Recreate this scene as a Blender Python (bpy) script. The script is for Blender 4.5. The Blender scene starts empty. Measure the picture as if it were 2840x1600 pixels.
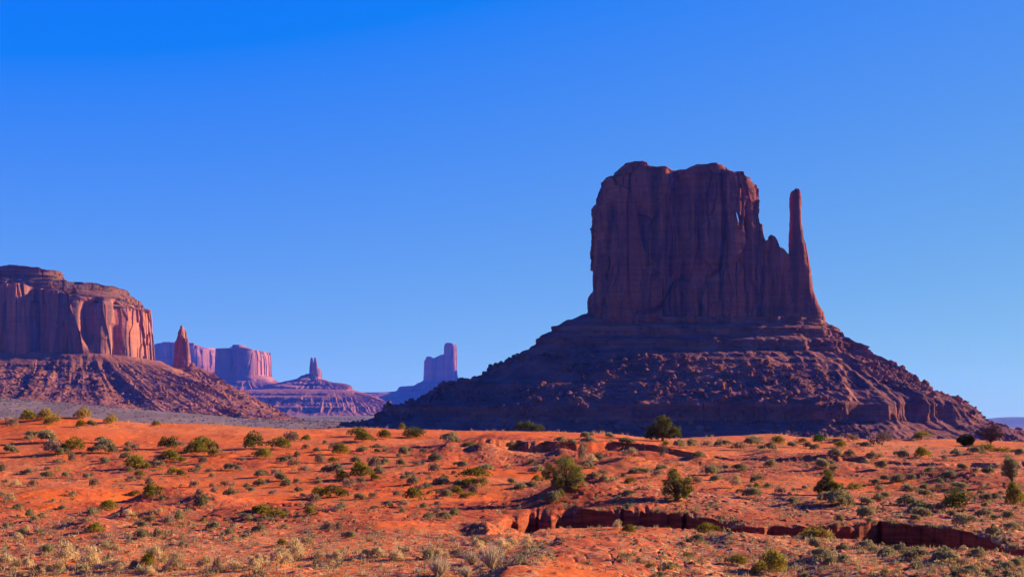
import bpy, math, random
import numpy as np
from mathutils import Vector, Matrix

C = bpy.context.scene.collection
SC = bpy.context.scene
# ------------------------------------------------------------------ camera, sky, sun, exposure
F, CX, HR = 3800.0, 1420.0, 1176.0          # focal length in photo pixels, centre column, eye-level row
cd = bpy.data.cameras.new('camera'); cam = bpy.data.objects.new('camera', cd); C.objects.link(cam)
cam.location = (0, 0, 0); cam.rotation_euler = (math.radians(90), 0, 0)
cd.sensor_width = 36; cd.lens = F / 2840 * 36
cd.shift_y = (HR - 800) / 2840
cd.clip_start = 0.5; cd.clip_end = 80000
SC.camera = cam
SUN_AZ, SUN_EL = 23.0, 19.0                 # azimuth from +X towards +Y, elevation
sdir = Vector((math.cos(math.radians(SUN_EL)) * math.cos(math.radians(SUN_AZ)),
               math.cos(math.radians(SUN_EL)) * math.sin(math.radians(SUN_AZ)), math.sin(math.radians(SUN_EL))))
ld = bpy.data.lights.new('sun', 'SUN'); sun = bpy.data.objects.new('sun', ld); C.objects.link(sun)
ld.energy = 5.0; ld.angle = math.radians(0.5); ld.color = (1.0, 0.86, 0.72)
sun.rotation_euler = sdir.to_track_quat('Z', 'Y').to_euler()
SKYG = ((.142, .6, .378), (.105, .56, .575), (.0, -.2, .785))
W = bpy.data.worlds.new('World'); SC.world = W; W.use_nodes = True
nt = W.node_tree; nt.nodes.clear()
sky = nt.nodes.new('ShaderNodeTexSky'); sky.sky_type = 'NISHITA'; sky.sun_disc = False
sky.sun_elevation = math.radians(SUN_EL); sky.sun_rotation = math.radians(90 - SUN_AZ)
sky.air_density = 1.0; sky.dust_density = 0.3; sky.ozone_density = 3.0; sky.altitude = 1600
# deep polarised desert blue: each channel of the sky is regraded, v -> gain * max(v * 0.12 - cut, 0) ^ power
sep = nt.nodes.new('ShaderNodeSeparateColor'); cmb = nt.nodes.new('ShaderNodeCombineColor'); nt.links.new(sky.outputs[0], sep.inputs[0])
for i, (cut, power, gain) in enumerate(SKYG):
    prev = sep.outputs[i]
    for op, v in (('MULTIPLY', .12), ('SUBTRACT', cut), ('MAXIMUM', 0.0005), ('POWER', power), ('MULTIPLY', gain * 8.333)):
        mn = nt.nodes.new('ShaderNodeMath'); mn.operation = op; nt.links.new(prev, mn.inputs[0]); mn.inputs[1].default_value = v; prev = mn.outputs[0]
    nt.links.new(prev, cmb.inputs[i])
bg = nt.nodes.new('ShaderNodeBackground'); bg.inputs['Strength'].default_value = 0.0505
wo = nt.nodes.new('ShaderNodeOutputWorld')
nt.links.new(cmb.outputs[0], bg.inputs[0]); nt.links.new(bg.outputs[0], wo.inputs[0])
SC.view_settings.view_transform = 'Standard'; SC.view_settings.look = 'None'
SC.view_settings.exposure = 1.25; SC.view_settings.gamma = 1.0
SC.render.engine = 'CYCLES'
SC.cycles.max_bounces = 4; SC.cycles.diffuse_bounces = 1; SC.cycles.glossy_bounces = 1
SC.cycles.volume_bounces = 0; SC.cycles.use_denoising = True
SC.cycles.transparent_max_bounces = 4

# ------------------------------------------------------------------ noise
def _h(ix, iy, iz, seed):
    n = (ix.astype(np.uint32) * np.uint32(374761393) + iy.astype(np.uint32) * np.uint32(668265263)
         + iz.astype(np.uint32) * np.uint32(2147483647 - 1013904223) + np.uint32(seed * 974711 & 0xffffffff))
    n = (n ^ (n >> np.uint32(13))) * np.uint32(1274126177)
    n = (n ^ (n >> np.uint32(15))) * np.uint32(2246822519)
    n ^= n >> np.uint32(13)
    return n.astype(np.float32) * np.float32(1 / 4294967295.0)
def _s(t): return t * t * t * (t * (t * 6 - 15) + 10)
def n3(x, y, z, seed=0):
    xf, yf, zf = np.floor(x), np.floor(y), np.floor(z)
    ix, iy, iz = xf.astype(np.int64), yf.astype(np.int64), zf.astype(np.int64)
    u, v, w = _s((x - xf)), _s((y - yf)), _s((z - zf))
    r = 0
    for a in (0, 1):
        for b in (0, 1):
            for c in (0, 1):
                r = r + _h(ix + a, iy + b, iz + c, seed) * (u if a else 1 - u) * (v if b else 1 - v) * (w if c else 1 - w)
    return r * 2 - 1
def n2(x, y, seed=0):
    xf, yf = np.floor(x), np.floor(y)
    ix, iy = xf.astype(np.int64), yf.astype(np.int64); z0 = np.zeros_like(ix)
    u, v = _s((x - xf)), _s((y - yf))
    return ((_h(ix, iy, z0, seed) * (1 - u) + _h(ix + 1, iy, z0, seed) * u) * (1 - v)
            + (_h(ix, iy + 1, z0, seed) * (1 - u) + _h(ix + 1, iy + 1, z0, seed) * u) * v) * 2 - 1
def fbm2(x, y, o=4, seed=0, g=0.5):
    a, r, s = 1.0, 0, 0
    for i in range(o):
        r = r + a * n2(x * 2 ** i + 17.3 * i, y * 2 ** i - 9.1 * i, seed + i); s += a; a *= g
    return r / s
def fbm3(x, y, z, o=4, seed=0, g=0.5):
    a, r, s = 1.0, 0, 0
    for i in range(o):
        r = r + a * n3(x * 2 ** i + 7.3 * i, y * 2 ** i - 9.1 * i, z * 2 ** i + 3.7 * i, seed + i); s += a; a *= g
    return r / s
def worley2(x, y, seed=0):
    """F1, F2 and the nearest cell's random value"""
    xf, yf = np.floor(x), np.floor(y); ix, iy = xf.astype(np.int64), yf.astype(np.int64); z0 = np.zeros_like(ix)
    f1 = np.full(x.shape, 9.0); f2 = f1.copy(); cv = np.zeros(x.shape)
    for a in (-1, 0, 1):
        for b in (-1, 0, 1):
            px = xf + a + _h(ix + a, iy + b, z0, seed); py = yf + b + _h(ix + a, iy + b, z0, seed + 5)
            d = np.hypot(px - x, py - y); m = d < f1
            f2 = np.where(m, f1, np.minimum(f2, d)); cv = np.where(m, _h(ix + a, iy + b, z0, seed + 9), cv); f1 = np.where(m, d, f1)
    return f1, f2, cv
def worley3(x, y, z, seed=0):
    xf, yf, zf = np.floor(x), np.floor(y), np.floor(z); ix, iy, iz = xf.astype(np.int64), yf.astype(np.int64), zf.astype(np.int64)
    f1 = np.full(x.shape, 9.0, np.float32); cv = np.zeros(x.shape, np.float32)
    for a in (-1, 0, 1):
        for b in (-1, 0, 1):
            for c in (-1, 0, 1):
                q = (ix + a, iy + b, iz + c)
                d = (xf + a + _h(*q, seed) - x) ** 2 + (yf + b + _h(*q, seed + 5) - y) ** 2 + (zf + c + _h(*q, seed + 7) - z) ** 2
                m = d < f1; cv = np.where(m, _h(*q, seed + 9), cv); f1 = np.where(m, d, f1)
    return np.sqrt(f1), cv
def sst(a, b, x):
    t = np.clip((x - a) / (b - a), 0, 1); return t * t * (3 - 2 * t)

# ------------------------------------------------------------------ mesh + object helpers
def mesh_np(name, co, quads=None, tris=None, smooth=False, attrs=None):
    me = bpy.data.meshes.new(name); co = np.asarray(co, np.float32)
    nq = 0 if quads is None else len(quads); ntr = 0 if tris is None else len(tris)
    me.vertices.add(len(co)); me.vertices.foreach_set('co', co.ravel())
    parts = []
    if nq: parts.append(np.asarray(quads, np.int32).ravel())
    if ntr: parts.append(np.asarray(tris, np.int32).ravel())
    li = np.concatenate(parts); me.loops.add(len(li)); me.loops.foreach_set('vertex_index', li)
    me.polygons.add(nq + ntr)
    st = np.concatenate([np.arange(nq) * 4, nq * 4 + np.arange(ntr) * 3]).astype(np.int32)
    me.polygons.foreach_set('loop_start', st)
    me.polygons.foreach_set('use_smooth', np.full(nq + ntr, smooth, bool))
    for k, v in (attrs or {}).items():
        a = me.attributes.new(k, 'FLOAT', 'POINT'); a.data.foreach_set('value', np.asarray(v, np.float32).ravel())
    me.update(calc_edges=True)
    return me
def grid_quads(nr, nc, wrap=False):
    a = np.arange(nr * nc).reshape(nr, nc)
    if wrap: a = np.concatenate([a, a[:, :1]], 1)
    return np.stack([a[:-1, :-1], a[:-1, 1:], a[1:, 1:], a[1:, :-1]], -1).reshape(-1, 4)
def link(name, me, mat=None, parent=None, loc=None):
    o = bpy.data.objects.new(name, me); C.objects.link(o)
    if mat and not me.materials: me.materials.append(mat)
    if parent: o.parent = parent
    if loc is not None: o.location = loc
    return o
def tag(o, label=None, cat=None, group=None, kind=None):
    if label: o['label'] = label
    if cat: o['category'] = cat
    if group: o['group'] = group
    if kind: o['kind'] = kind
    return o
def thing(name, label, cat, loc=(0, 0, 0), group=None):
    return tag(link(name, None, loc=loc), label, cat, group)

# ------------------------------------------------------------------ materials
class NB:
    def __init__(s, name):
        s.m = bpy.data.materials.new(name); s.m.use_nodes = True; s.t = s.m.node_tree; s.t.nodes.clear()
        s.out = s.n('ShaderNodeOutputMaterial'); s.bs = s.n('ShaderNodeBsdfPrincipled'); s.l(s.bs.outputs[0], s.out.inputs['Surface'])
        s.bs.inputs['Roughness'].default_value = 0.95; s.bs.inputs['Specular IOR Level'].default_value = 0.05
    def n(s, t, **k):
        x = s.t.nodes.new(t)
        for a, b in k.items(): setattr(x, a, b)
        return x
    def l(s, a, b): s.t.links.new(a, b)
    def pos(s, scale=(1, 1, 1)):
        g = s.n('ShaderNodeNewGeometry'); mp = s.n('ShaderNodeMapping'); mp.inputs['Scale'].default_value = scale
        s.l(g.outputs['Position'], mp.inputs[0]); return mp.outputs[0]
    def noise(s, scale, vec, detail=4, rough=0.55, dist=0):
        x = s.n('ShaderNodeTexNoise'); x.inputs['Scale'].default_value = scale; x.inputs['Detail'].default_value = detail
        x.inputs['Roughness'].default_value = rough; x.inputs['Distortion'].default_value = dist; s.l(vec, x.inputs['Vector']); return x.outputs[0]
    def ramp(s, fac, stops, interp='LINEAR'):
        x = s.n('ShaderNodeValToRGB'); x.color_ramp.interpolation = interp; e = x.color_ramp.elements
        while len(e) < len(stops): e.new(0.5)
        for i, (p, c) in enumerate(stops):
            e[i].position = p; e[i].color = (*c, 1) if not isinstance(c, (int, float)) else (c, c, c, 1)
        s.l(fac, x.inputs[0]); return x.outputs[0]
    def mix(s, fac, a, b, mode='MIX'):
        x = s.n('ShaderNodeMix', data_type='RGBA', blend_type=mode)
        if isinstance(fac, (int, float)): x.inputs[0].default_value = fac
        else: s.l(fac, x.inputs[0])
        for i, v in ((6, a), (7, b)):
            if isinstance(v, tuple): x.inputs[i].default_value = (*v, 1)
            else: s.l(v, x.inputs[i])
        return x.outputs[2]
    def math(s, op, a, b=None):
        x = s.n('ShaderNodeMath', operation=op)
        for i, v in ((0, a), (1, b)):
            if v is None: continue
            if isinstance(v, (int, float)): x.inputs[i].default_value = v
            else: s.l(v, x.inputs[i])
        return x.outputs[0]
    def attr(s, name): return s.n('ShaderNodeAttribute', attribute_name=name).outputs['Fac']
    def col(s, c): s.l(c, s.bs.inputs['Base Color'])
    def bump(s, h, strength, dist):
        b = s.n('ShaderNodeBump'); b.inputs['Strength'].default_value = strength; b.inputs['Distance'].default_value = dist
        s.l(h, b.inputs['Height']); s.l(b.outputs[0], s.bs.inputs['Normal'])

def rock_mat(name, base, light, varnish, k=1.0, streak=0.6):
    """red sandstone: vertical desert-varnish streaks, thin horizontal beds; k = metres scale"""
    b = NB(name)
    st = b.noise(1, b.pos((.09 / k, .09 / k, .008 / k)), 6, .6, .4)
    st2 = b.noise(1, b.pos((.35 / k, .35 / k, .02 / k)), 4, .6)
    bed = b.noise(1, b.pos((.004 / k, .004 / k, .22 / k)), 5, .65, .2)
    pat = b.noise(1, b.pos((.02 / k, .02 / k, .015 / k)), 4, .5, .6)
    c = b.mix(b.ramp(pat, [(.35, 0.), (.65, 1.)]), base, light)
    c = b.mix(b.math('MULTIPLY', b.ramp(bed, [(.42, 0.), (.62, 1.)]), .45), c, tuple(v * .62 for v in base))
    v = b.math('MULTIPLY', b.ramp(st, [(.47, 0.), (.60, 1.)]), streak)
    c = b.mix(v, c, varnish)
    c = b.mix(b.math('MULTIPLY', b.ramp(st2, [(.5, 0.), (.7, 1.)]), streak * .5), c, tuple(q * .5 for q in base))
    b.col(c); b.bump(b.noise(1, b.pos((.5 / k,) * 3), 5, .7), .6, 1.2 * k)
    return b.m
def talus_mat(name, base, light, dark, k=1.0, scrub=.3):
    b = NB(name)
    p = b.noise(1, b.pos((.03 / k, .03 / k, .06 / k)), 5, .6, .3)
    sp = b.noise(1, b.pos((.35 / k,) * 3), 5, .75)
    bed = b.noise(1, b.pos((.003 / k, .003 / k, .15 / k)), 4, .6, .2)
    c = b.mix(b.ramp(p, [(.38, 0.), (.64, 1.)]), base, light)
    c = b.mix(b.math('MULTIPLY', b.ramp(bed, [(.45, 0.), (.6, 1.)]), .4), c, dark)
    c = b.mix(b.math('MULTIPLY', b.ramp(sp, [(.55, 0.), (.66, 1.)]), .6), c, light)
    g = b.noise(1, b.pos((.16 / k,) * 3), 4, .8)
    gm_ = b.noise(1, b.pos((.012 / k,) * 3), 3, .5)
    f = b.math('MULTIPLY', b.math('MULTIPLY', b.ramp(g, [(.53, 0.), (.6, 1.)]), b.ramp(gm_, [(.4, .2), (.6, 1.)])), scrub)
    c = b.mix(f, c, (.085, .09, .055))
    b.col(c); b.bump(sp, .8, 1.0 * k)
    return b.m

M = {}
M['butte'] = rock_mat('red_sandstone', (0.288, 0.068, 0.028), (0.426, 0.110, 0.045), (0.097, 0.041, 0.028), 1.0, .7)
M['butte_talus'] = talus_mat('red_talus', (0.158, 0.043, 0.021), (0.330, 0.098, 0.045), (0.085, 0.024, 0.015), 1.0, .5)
M['mesa'] = rock_mat('orange_sandstone', (0.353, 0.102, 0.047), (0.454, 0.144, 0.065), (0.126, 0.072, 0.061), 1.7, .9)
M['mesa_top'] = talus_mat('mesa_ledges', (0.155, 0.052, 0.021), (0.233, 0.081, 0.034), (0.064, 0.024, 0.013), 1.6, .6)
M['mesa_talus'] = talus_mat('orange_talus', (0.185, 0.056, 0.026), (0.302, 0.100, 0.045), (0.084, 0.028, 0.016), 1.6, .35)
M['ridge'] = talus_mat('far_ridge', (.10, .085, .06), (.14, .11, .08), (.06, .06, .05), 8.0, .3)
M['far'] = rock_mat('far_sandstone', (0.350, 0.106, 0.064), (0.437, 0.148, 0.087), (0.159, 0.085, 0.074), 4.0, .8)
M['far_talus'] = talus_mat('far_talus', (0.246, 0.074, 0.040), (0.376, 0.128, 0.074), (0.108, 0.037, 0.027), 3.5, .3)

# ------------------------------------------------------------------ landforms
def wx(px, D): return (px - CX) / F * D
def wz(py, D): return (HR - py) / F * D

def smooth_closed(p, it):
    for _ in range(it): p = (np.roll(p, 1, 0) + 2 * p + np.roll(p, -1, 0)) / 4
    return p
def resample_closed(p, n, wfun=None):
    q = np.vstack([p, p[:1]]); d = np.hypot(*(np.diff(q, axis=0).T))
    if wfun is not None: d = d * wfun
    s = np.concatenate([[0], np.cumsum(d)]); t = np.linspace(0, s[-1], n, endpoint=False)
    return np.stack([np.interp(t, s, q[:, 0]), np.interp(t, s, q[:, 1])], 1)
def superplan(hx, hyf, hyb, e=3.0, n=720):
    a = np.linspace(0, 2 * np.pi, n, endpoint=False); c, s = np.cos(a), np.sin(a)
    x = np.sign(c) * np.abs(c) ** (2 / e) * hx; y = np.sign(s) * np.abs(s) ** (2 / e); y = np.where(y < 0, y * hyf, y * hyb)
    return np.stack([x, y], 1)

def shell(name, D, Df, Lp, Rp, Tp, base_row, plan, nu, nv, mat, parent, seed=1, k=1.0, flute=6., slab=3., crack=3., strat=.8,
          taper=.0, cap_rise=0., flat=True, foot=3., ncap=14, grooves=(), holes=None, cap_jag=0., zmin=.25, vert=.7):
    """a cliff-sided rock body. Lp/Rp: outline (column,row) from foot to top; Tp: skyline (column,row);
    plan: closed outline, x in -1..1 (stretched between the two edges), y in metres. k = detail scale."""
    zl = wz(np.array([q[1] for q in Lp]), Df); xl = wx(np.array([q[0] for q in Lp]), D)
    zr = wz(np.array([q[1] for q in Rp]), Df); xr = wx(np.array([q[0] for q in Rp]), D)
    o = np.argsort(zl, kind='stable'); zl, xl = zl[o], xl[o]; o = np.argsort(zr, kind='stable'); zr, xr = zr[o], xr[o]
    tx = wx(np.array([q[0] for q in Tp]), D); tz = wz(np.array([q[1] for q in Tp]), Df)
    zb = wz(base_row, Df)
    XL, XR = xl.min(), xr.max(); mid, hw = (XL + XR) / 2, (XR - XL) / 2
    P = np.array(plan, float); P2 = P.copy(); P2[:, 0] *= hw
    q0 = np.vstack([P2, P2[:1]]); dy = np.diff(q0, axis=0); yn = (P2[:, 1] > np.percentile(P2[:, 1], 60))
    P2 = resample_closed(P2, nu, np.where(yn, .45, 1.))
    P2 = smooth_closed(P2, 3)
    tg = np.roll(P2, -1, 0) - np.roll(P2, 1, 0); N = np.stack([tg[:, 1], -tg[:, 0]], 1); N /= np.maximum(np.hypot(N[:, 0], N[:, 1]), 1e-9)[:, None]
    if np.mean(N[:, 0] * P2[:, 0] + N[:, 1] * P2[:, 1]) < 0: N = -N
    N = smooth_closed(N, max(4, nu // 160)); N /= np.hypot(N[:, 0], N[:, 1])[:, None]
    c = np.clip(P2[:, 0] / hw, -1, 1)
    v = np.linspace(0, 1, nv)[:, None]
    XT = mid + c * hw; top = np.interp(XT, tx, tz)
    Z = zb + v * (top - zb)[None, :]
    XLz = np.interp(Z, zl, xl); XRz = np.interp(Z, zr, xr)
    # columns follow the skyline near the top so that shoulders stay where they are
    X = (XLz + XRz) / 2 + c[None, :] * (XRz - XLz) / 2
    Y = D + P2[:, 1][None, :] * (1 - taper * v)
    px, py = X / k, Y / k; zz = Z / k * vert
    amp = 1 - .55 * np.abs(c[None, :]) ** 6
    d = flute * fbm3(px * .016, py * .016, zz * .004, 3, seed, .5) * amp
    f1, cv = worley3(px * .036 + .35 * n3(px * .02, py * .02, zz * .03, seed + 3), py * .036, zz * .016 + .2 * n3(px * .04, py * .04, zz * .01, seed + 4), seed + 20)
    d += slab * (cv - .5) * 2 * amp
    f1, cv = worley3(px * .10 + .3 * n3(px * .06, py * .06, zz * .05, seed + 5), py * .10, zz * .045, seed + 40)
    d += slab * .35 * (cv - .5) * 2
    cr = np.abs(n3(px * .026, py * .026, zz * .006, seed + 60)); d -= crack * np.clip(1 - cr / .035, 0, 1) * (.4 + .6 * sst(-.3, .3, n3(px * .01, py * .01, zz * .02, seed + 62)))
    cr = np.abs(n3(px * .08, py * .08, zz * .02, seed + 61)); d -= crack * .35 * np.clip(1 - cr / .07, 0, 1) * sst(-.1, .3, n3(px * .02, py * .02, zz * .02, seed + 63))
    bedz = Z / k * .16 + .25 * n3(px * .01, py * .01, zz * 0, seed + 70); fr = bedz - np.floor(bedz)
    zone = zmin + np.clip(1 - v * 7, 0, 1) + np.clip((v - .93) * 14, 0, 1)
    d += strat * (np.clip(fr * 1.4, 0, 1) - .5 + .8 * n3(px * .02, py * .02, zz * .3, seed + 71)) * zone
    d += foot * np.clip(1 - v * 6, 0, 1) ** 1.5
    d += .9 * fbm3(px * .15, py * .15, zz * .22, 4, seed + 80, .6)
    for gx, gw, gd, gz0, gz1 in grooves:      # named clefts: column, half width m, depth m, rows from..to
        gxw = wx(gx, D); zt, zb_ = wz(gz0, Df), wz(gz1, Df)
        gcur = gxw + 4 * n2(Z * .02, Z * 0 + gx, 5)
        fade = sst(zb_ - 12, zb_ + 12, Z) * (1 - sst(zt - 6, zt + 6, Z)) * (P2[:, 1][None, :] < 0)
        d -= gd * np.exp(-((X - gcur) / gw) ** 2) * fade
    d *= np.minimum(1, 1.0)
    X = X + N[:, 0][None, :] * d; Y = Y + N[:, 1][None, :] * d
    if cap_jag: Z = Z + cap_jag * sst(.85, 1, v) * fbm3(X / k * .08, Y / k * .08, X * 0, 3, seed + 90)
    rows = [np.stack([X, Y, Z], -1)]
    xc, yc = X[-1].mean(), Y[-1].mean(); lastz = Z[-1]
    for i in range(1, ncap + 1):
        q = i / ncap; sc = 1 - q * .985
        if i == 1: sc = .985
        X1 = xc + (X[-1] - xc) * (1 - (1 - sc) * .35 * (q < 1) - (1 - sc) * .65 * q if False else sc)
        Y1 = yc + (Y[-1] - yc) * sc
        tz1 = np.interp(X1, tx, tz)
        Z1 = lastz * (1 - min(1, q * 1.6)) + tz1 * min(1, q * 1.6) + cap_rise * sst(0, .8, q)
        Z1 = Z1 + .8 * k * fbm3(X1 / k * .07, Y1 / k * .07, X1 * 0, 3, seed + 91) * min(1, q * 4) + (.6 * k if i == 1 else 0)
        rows.append(np.stack([X1, Y1, Z1], -1)[None])
    co = np.concatenate(rows, 0); nr = co.shape[0]
    Q = grid_quads(nr, nu, True)
    if holes:                                  # a slit right through the rock, seen along the line from the viewpoint
        q = co.reshape(-1, 3)[Q].mean(1); qx, qr = q[:, 0] / q[:, 1] * F + CX, HR - q[:, 2] / q[:, 1] * F
        for hx0, r0, hx1, r1, hw_ in holes:
            t = np.clip((qr - r0) / (r1 - r0), 0, 1); Q = Q[~((qr > r0) & (qr < r1) & (np.abs(qx - (hx0 + (hx1 - hx0) * t)) < hw_ * np.sin(np.pi * t) ** .6))]
            q = co.reshape(-1, 3)[Q].mean(1); qx, qr = q[:, 0] / q[:, 1] * F + CX, HR - q[:, 2] / q[:, 1] * F
    me = mesh_np(name, co.reshape(-1, 3), Q, None, not flat)
    return link(name, me, mat, parent), co

def talus(name, cx, D, plan, prof, nu, nt_, mat, parent, seed=1, k=1.0, spur=14., spurf=5., rock=2.2, led=2., backw=.3, flat=True, gul=1.0, rough=1.0, calm_left=0.):
    """rubble slope round a cliff foot; prof: {'L','R','F','B'} -> [(distance from cliff foot, height)]"""
    P = np.array(plan, float)
    def normals(P):
        tg = np.roll(P, -1, 0) - np.roll(P, 1, 0); N = np.stack([tg[:, 1], -tg[:, 0]], 1)
        N /= np.maximum(np.hypot(N[:, 0], N[:, 1]), 1e-9)[:, None]
        if np.mean((N * P).sum(1)) < 0: N = -N
        return N
    N = normals(P); N = smooth_closed(N, 30); N /= np.hypot(N[:, 0], N[:, 1])[:, None]
    rm = np.mean([p[-1][0] for p in prof.values()])
    foot = P + N * rm * .6
    q = np.vstack([foot, foot[:1]]); w = np.hypot(*np.diff(q, axis=0).T) * np.where(N[:, 1] > .25, backw, 1.)
    s = np.concatenate([[0], np.cumsum(w)]); t = np.linspace(0, s[-1], nu, endpoint=False)
    f = lambda a: np.interp(t, s, np.append(a, a[0]))
    P = np.stack([f(P[:, 0]), f(P[:, 1])], 1); N = np.stack([f(N[:, 0]), f(N[:, 1])], 1); N /= np.hypot(N[:, 0], N[:, 1])[:, None]
    fr = np.array(prof['F'], float); al = np.concatenate([[0], np.cumsum(np.hypot(*np.diff(fr, axis=0).T))])
    zf = np.interp(np.linspace(0, al[-1], nt_), al, fr[:, 1]); fs = (fr[0, 1] - zf) / (fr[0, 1] - fr[-1, 1])
    fs = .7 * fs + .3 * np.linspace(0, 1, nt_)
    R = 0; Z = 0
    for kk, wt in (('L', np.maximum(-N[:, 0], 0) ** 2), ('R', np.maximum(N[:, 0], 0) ** 2), ('F', np.maximum(-N[:, 1], 0) ** 2), ('B', np.maximum(N[:, 1], 0) ** 2)):
        p = np.array(prof[kk], float); ff = np.maximum.accumulate((p[0, 1] - p[:, 1]) / (p[0, 1] - p[-1, 1])) + 1e-6 * np.arange(len(p))
        R = R + np.interp(fs, ff, p[:, 0])[:, None] * wt[None]; Z = Z + (p[0, 1] - fs * (p[0, 1] - p[-1, 1]))[:, None] * wt[None]
    f_ = fs[:, None]
    rid = 1 - 2 * np.abs(fbm3(N[None, :, 0] * spurf + f_ * .5, N[None, :, 1] * spurf, f_ * 1.2, 3, seed, .5))
    rid2 = 1 - 2 * np.abs(fbm3(N[None, :, 0] * spurf * 3.1, N[None, :, 1] * spurf * 3.1, f_ * 2.5, 3, seed + 9, .5))
    env = sst(.02, .35, f_) * (1 - .6 * sst(.85, 1, f_)) * (1 - calm_left * np.maximum(-N[None, :, 0], 0) ** .7)
    R = R + env * (spur * (rid - .35) + spur * .22 * gul * (rid2 - .3))
    X = cx + P[None, :, 0] + N[None, :, 0] * R; Y = D + P[None, :, 1] + N[None, :, 1] * R
    bz = Z / k * .14 + .3 * n2(X / k * .01, Y / k * .01, seed + 3); br = bz - np.floor(bz)
    R2 = led * (np.clip(br * 1.5, 0, 1) - .5) * (1 - sst(.25, .5, f_) * .75)
    msk = .62 + .8 * sst(-.25, .3, fbm3(X / k * .009, Y / k * .009, Z / k * .02, 3, seed + 40))
    R2 = R2 + msk * rough * k * (3.2 * fbm3(X / k * .035, Y / k * .035, Z / k * .05, 5, seed + 5, .62) + 1.3 * sst(.1, .3, f_) * n3(X / k * .3, Y / k * .3, Z / k * .3, seed + 8) + .9 * (worley3(X / k * .11, Y / k * .11, Z / k * .11, seed + 12)[1] - .5)) + led * .6 * n3(X / k * .12, Y / k * .12, Z / k * .03, seed + 6)
    steep = np.clip(1.2 - np.abs(np.gradient(R, axis=0)) / np.maximum(np.abs(np.gradient(Z + 0 * R, axis=0)), 1e-3), 0, 1)
    R2 = R2 * (1 - .55 * steep) + steep * k * (2.2 * n3(X / k * .09, Y / k * .09, Z / k * .015, seed + 14) + 1.1 * n3(X / k * .25, Y / k * .25, Z / k * .03, seed + 15) - 1.6 * np.clip(1 - np.abs(n3(X / k * .06, Y / k * .06, Z / k * .01, seed + 16)) / .1, 0, 1))
    X = X + N[None, :, 0] * R2; Y = Y + N[None, :, 1] * R2
    dens = sst(-.25, .35, fbm2(X / k * .012, Y / k * .012, 3, seed + 30)) * sst(.12, .4, f_)
    for sz, am in ((9., .7), (5., .6), (2.6, .45), (1.5, .3)):
        f1, f2, cv = worley2(X / (k * sz), Y / (k * sz), seed + int(sz * 7))
        hgt = np.clip(.52 - f1, 0, .3) * (cv > (.78 if sz > 12 else .55)) * (.3 + 1.2 * (cv - .4))
        Z = Z + hgt * rock * am * sz / 4.0 * k * (.35 + .9 * dens)
    Z = Z + .5 * k * fbm2(X / k * .25, Y / k * .25, 3, seed + 33) * sst(0, .1, f_)
    co = np.stack([X, Y, Z], -1)
    me = mesh_np(name, co.reshape(-1, 3), grid_quads(nt_, nu, True), None, not flat)
    return link(name, me, mat, parent), co, N

def ico_rocks(n, seed):
    """n rough stone shapes of about unit radius, subdivided and shaved flat on some sides"""
    import bmesh
    out = []; rs = np.random.RandomState(seed)
    for i in range(n):
        bm = bmesh.new(); bmesh.ops.create_icosphere(bm, subdivisions=2, radius=1)
        co = np.array([v.co[:] for v in bm.verts]); fa = np.array([[v.index for v in f.verts] for f in bm.faces]); bm.free()
        for _ in range(7):
            d = rs.normal(size=3); d /= np.linalg.norm(d); h = rs.uniform(.45, .8); dd = co @ d
            co = co - np.maximum(dd - h, 0)[:, None] * d
        co *= rs.uniform(.7, 1.25, 3) * np.array([1, 1, .8]); co += rs.normal(size=co.shape) * .03
        out.append((co, fa))
    return out
ROCKS = ico_rocks(6, 3)
def rubble(name, co, sel, n, smin, smax, mat, seed, label, sink=.25):
    rs = np.random.RandomState(seed); idx = rs.choice(len(sel), n); P = co.reshape(-1, 3)[sel[idx]]
    V, T, o = [], [], 0
    size = smin + (smax - smin) * rs.pareto(2.2, n).clip(0, 4) / 4
    for i in range(n):
        c, f = ROCKS[rs.randint(6)]; a = rs.uniform(0, 6.28); ca, sa = math.cos(a), math.sin(a)
        q = c * size[i] * .5; q = np.stack([q[:, 0] * ca - q[:, 1] * sa, q[:, 0] * sa + q[:, 1] * ca, q[:, 2]], 1)
        V.append(q + P[i] + (0, 0, size[i] * sink)); T.append(f + o); o += len(c)
    ob = link(name, mesh_np(name, np.vstack(V), None, np.vstack(T)), mat)
    return tag(ob, label, None, None, 'stuff')

# ------------------------------------------------------------------ the great butte with its thumb
D0, DF0 = 1600., 1548.
butte = thing('sandstone_butte', 'huge dark block butte with a thin thumb spire on a broad rubble cone', 'butte', (wx(1880, D0), D0, wz(890, DF0)))
def under(parent, tup):
    o = tup[0] if isinstance(tup, tuple) else tup
    o.parent = parent; o.matrix_parent_inverse = Matrix.Translation(-parent.location); return tup
BL = [(1640, 905), (1639, 868), (1636, 830), (1637, 816), (1644, 799), (1645, 661), (1646, 565), (1652, 553), (1661, 547), (1664, 530), (1673, 503), (1675, 485), (1687, 473), (1700, 468)]
BR = [(2105, 905), (2100, 868), (2097, 700), (2096, 620), (2090, 585), (2094, 568), (2096, 516), (2090, 499), (2079, 485), (2073, 474)]
BT = [(1636, 484), (1675, 480), (1687, 472), (1709, 467), (1721, 462), (1759, 461), (1787, 461), (1809, 463), (1811, 466), (1818, 465), (1859, 470), (1880, 465), (1911, 465), (1976, 464), (2007, 467), (2028, 472), (2073, 475), (2090, 492), (2100, 505)]
bp = superplan(1, 50, 46, 3.6); 
ang = np.linspace(0, 2 * np.pi, len(bp), endpoint=False)
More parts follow.
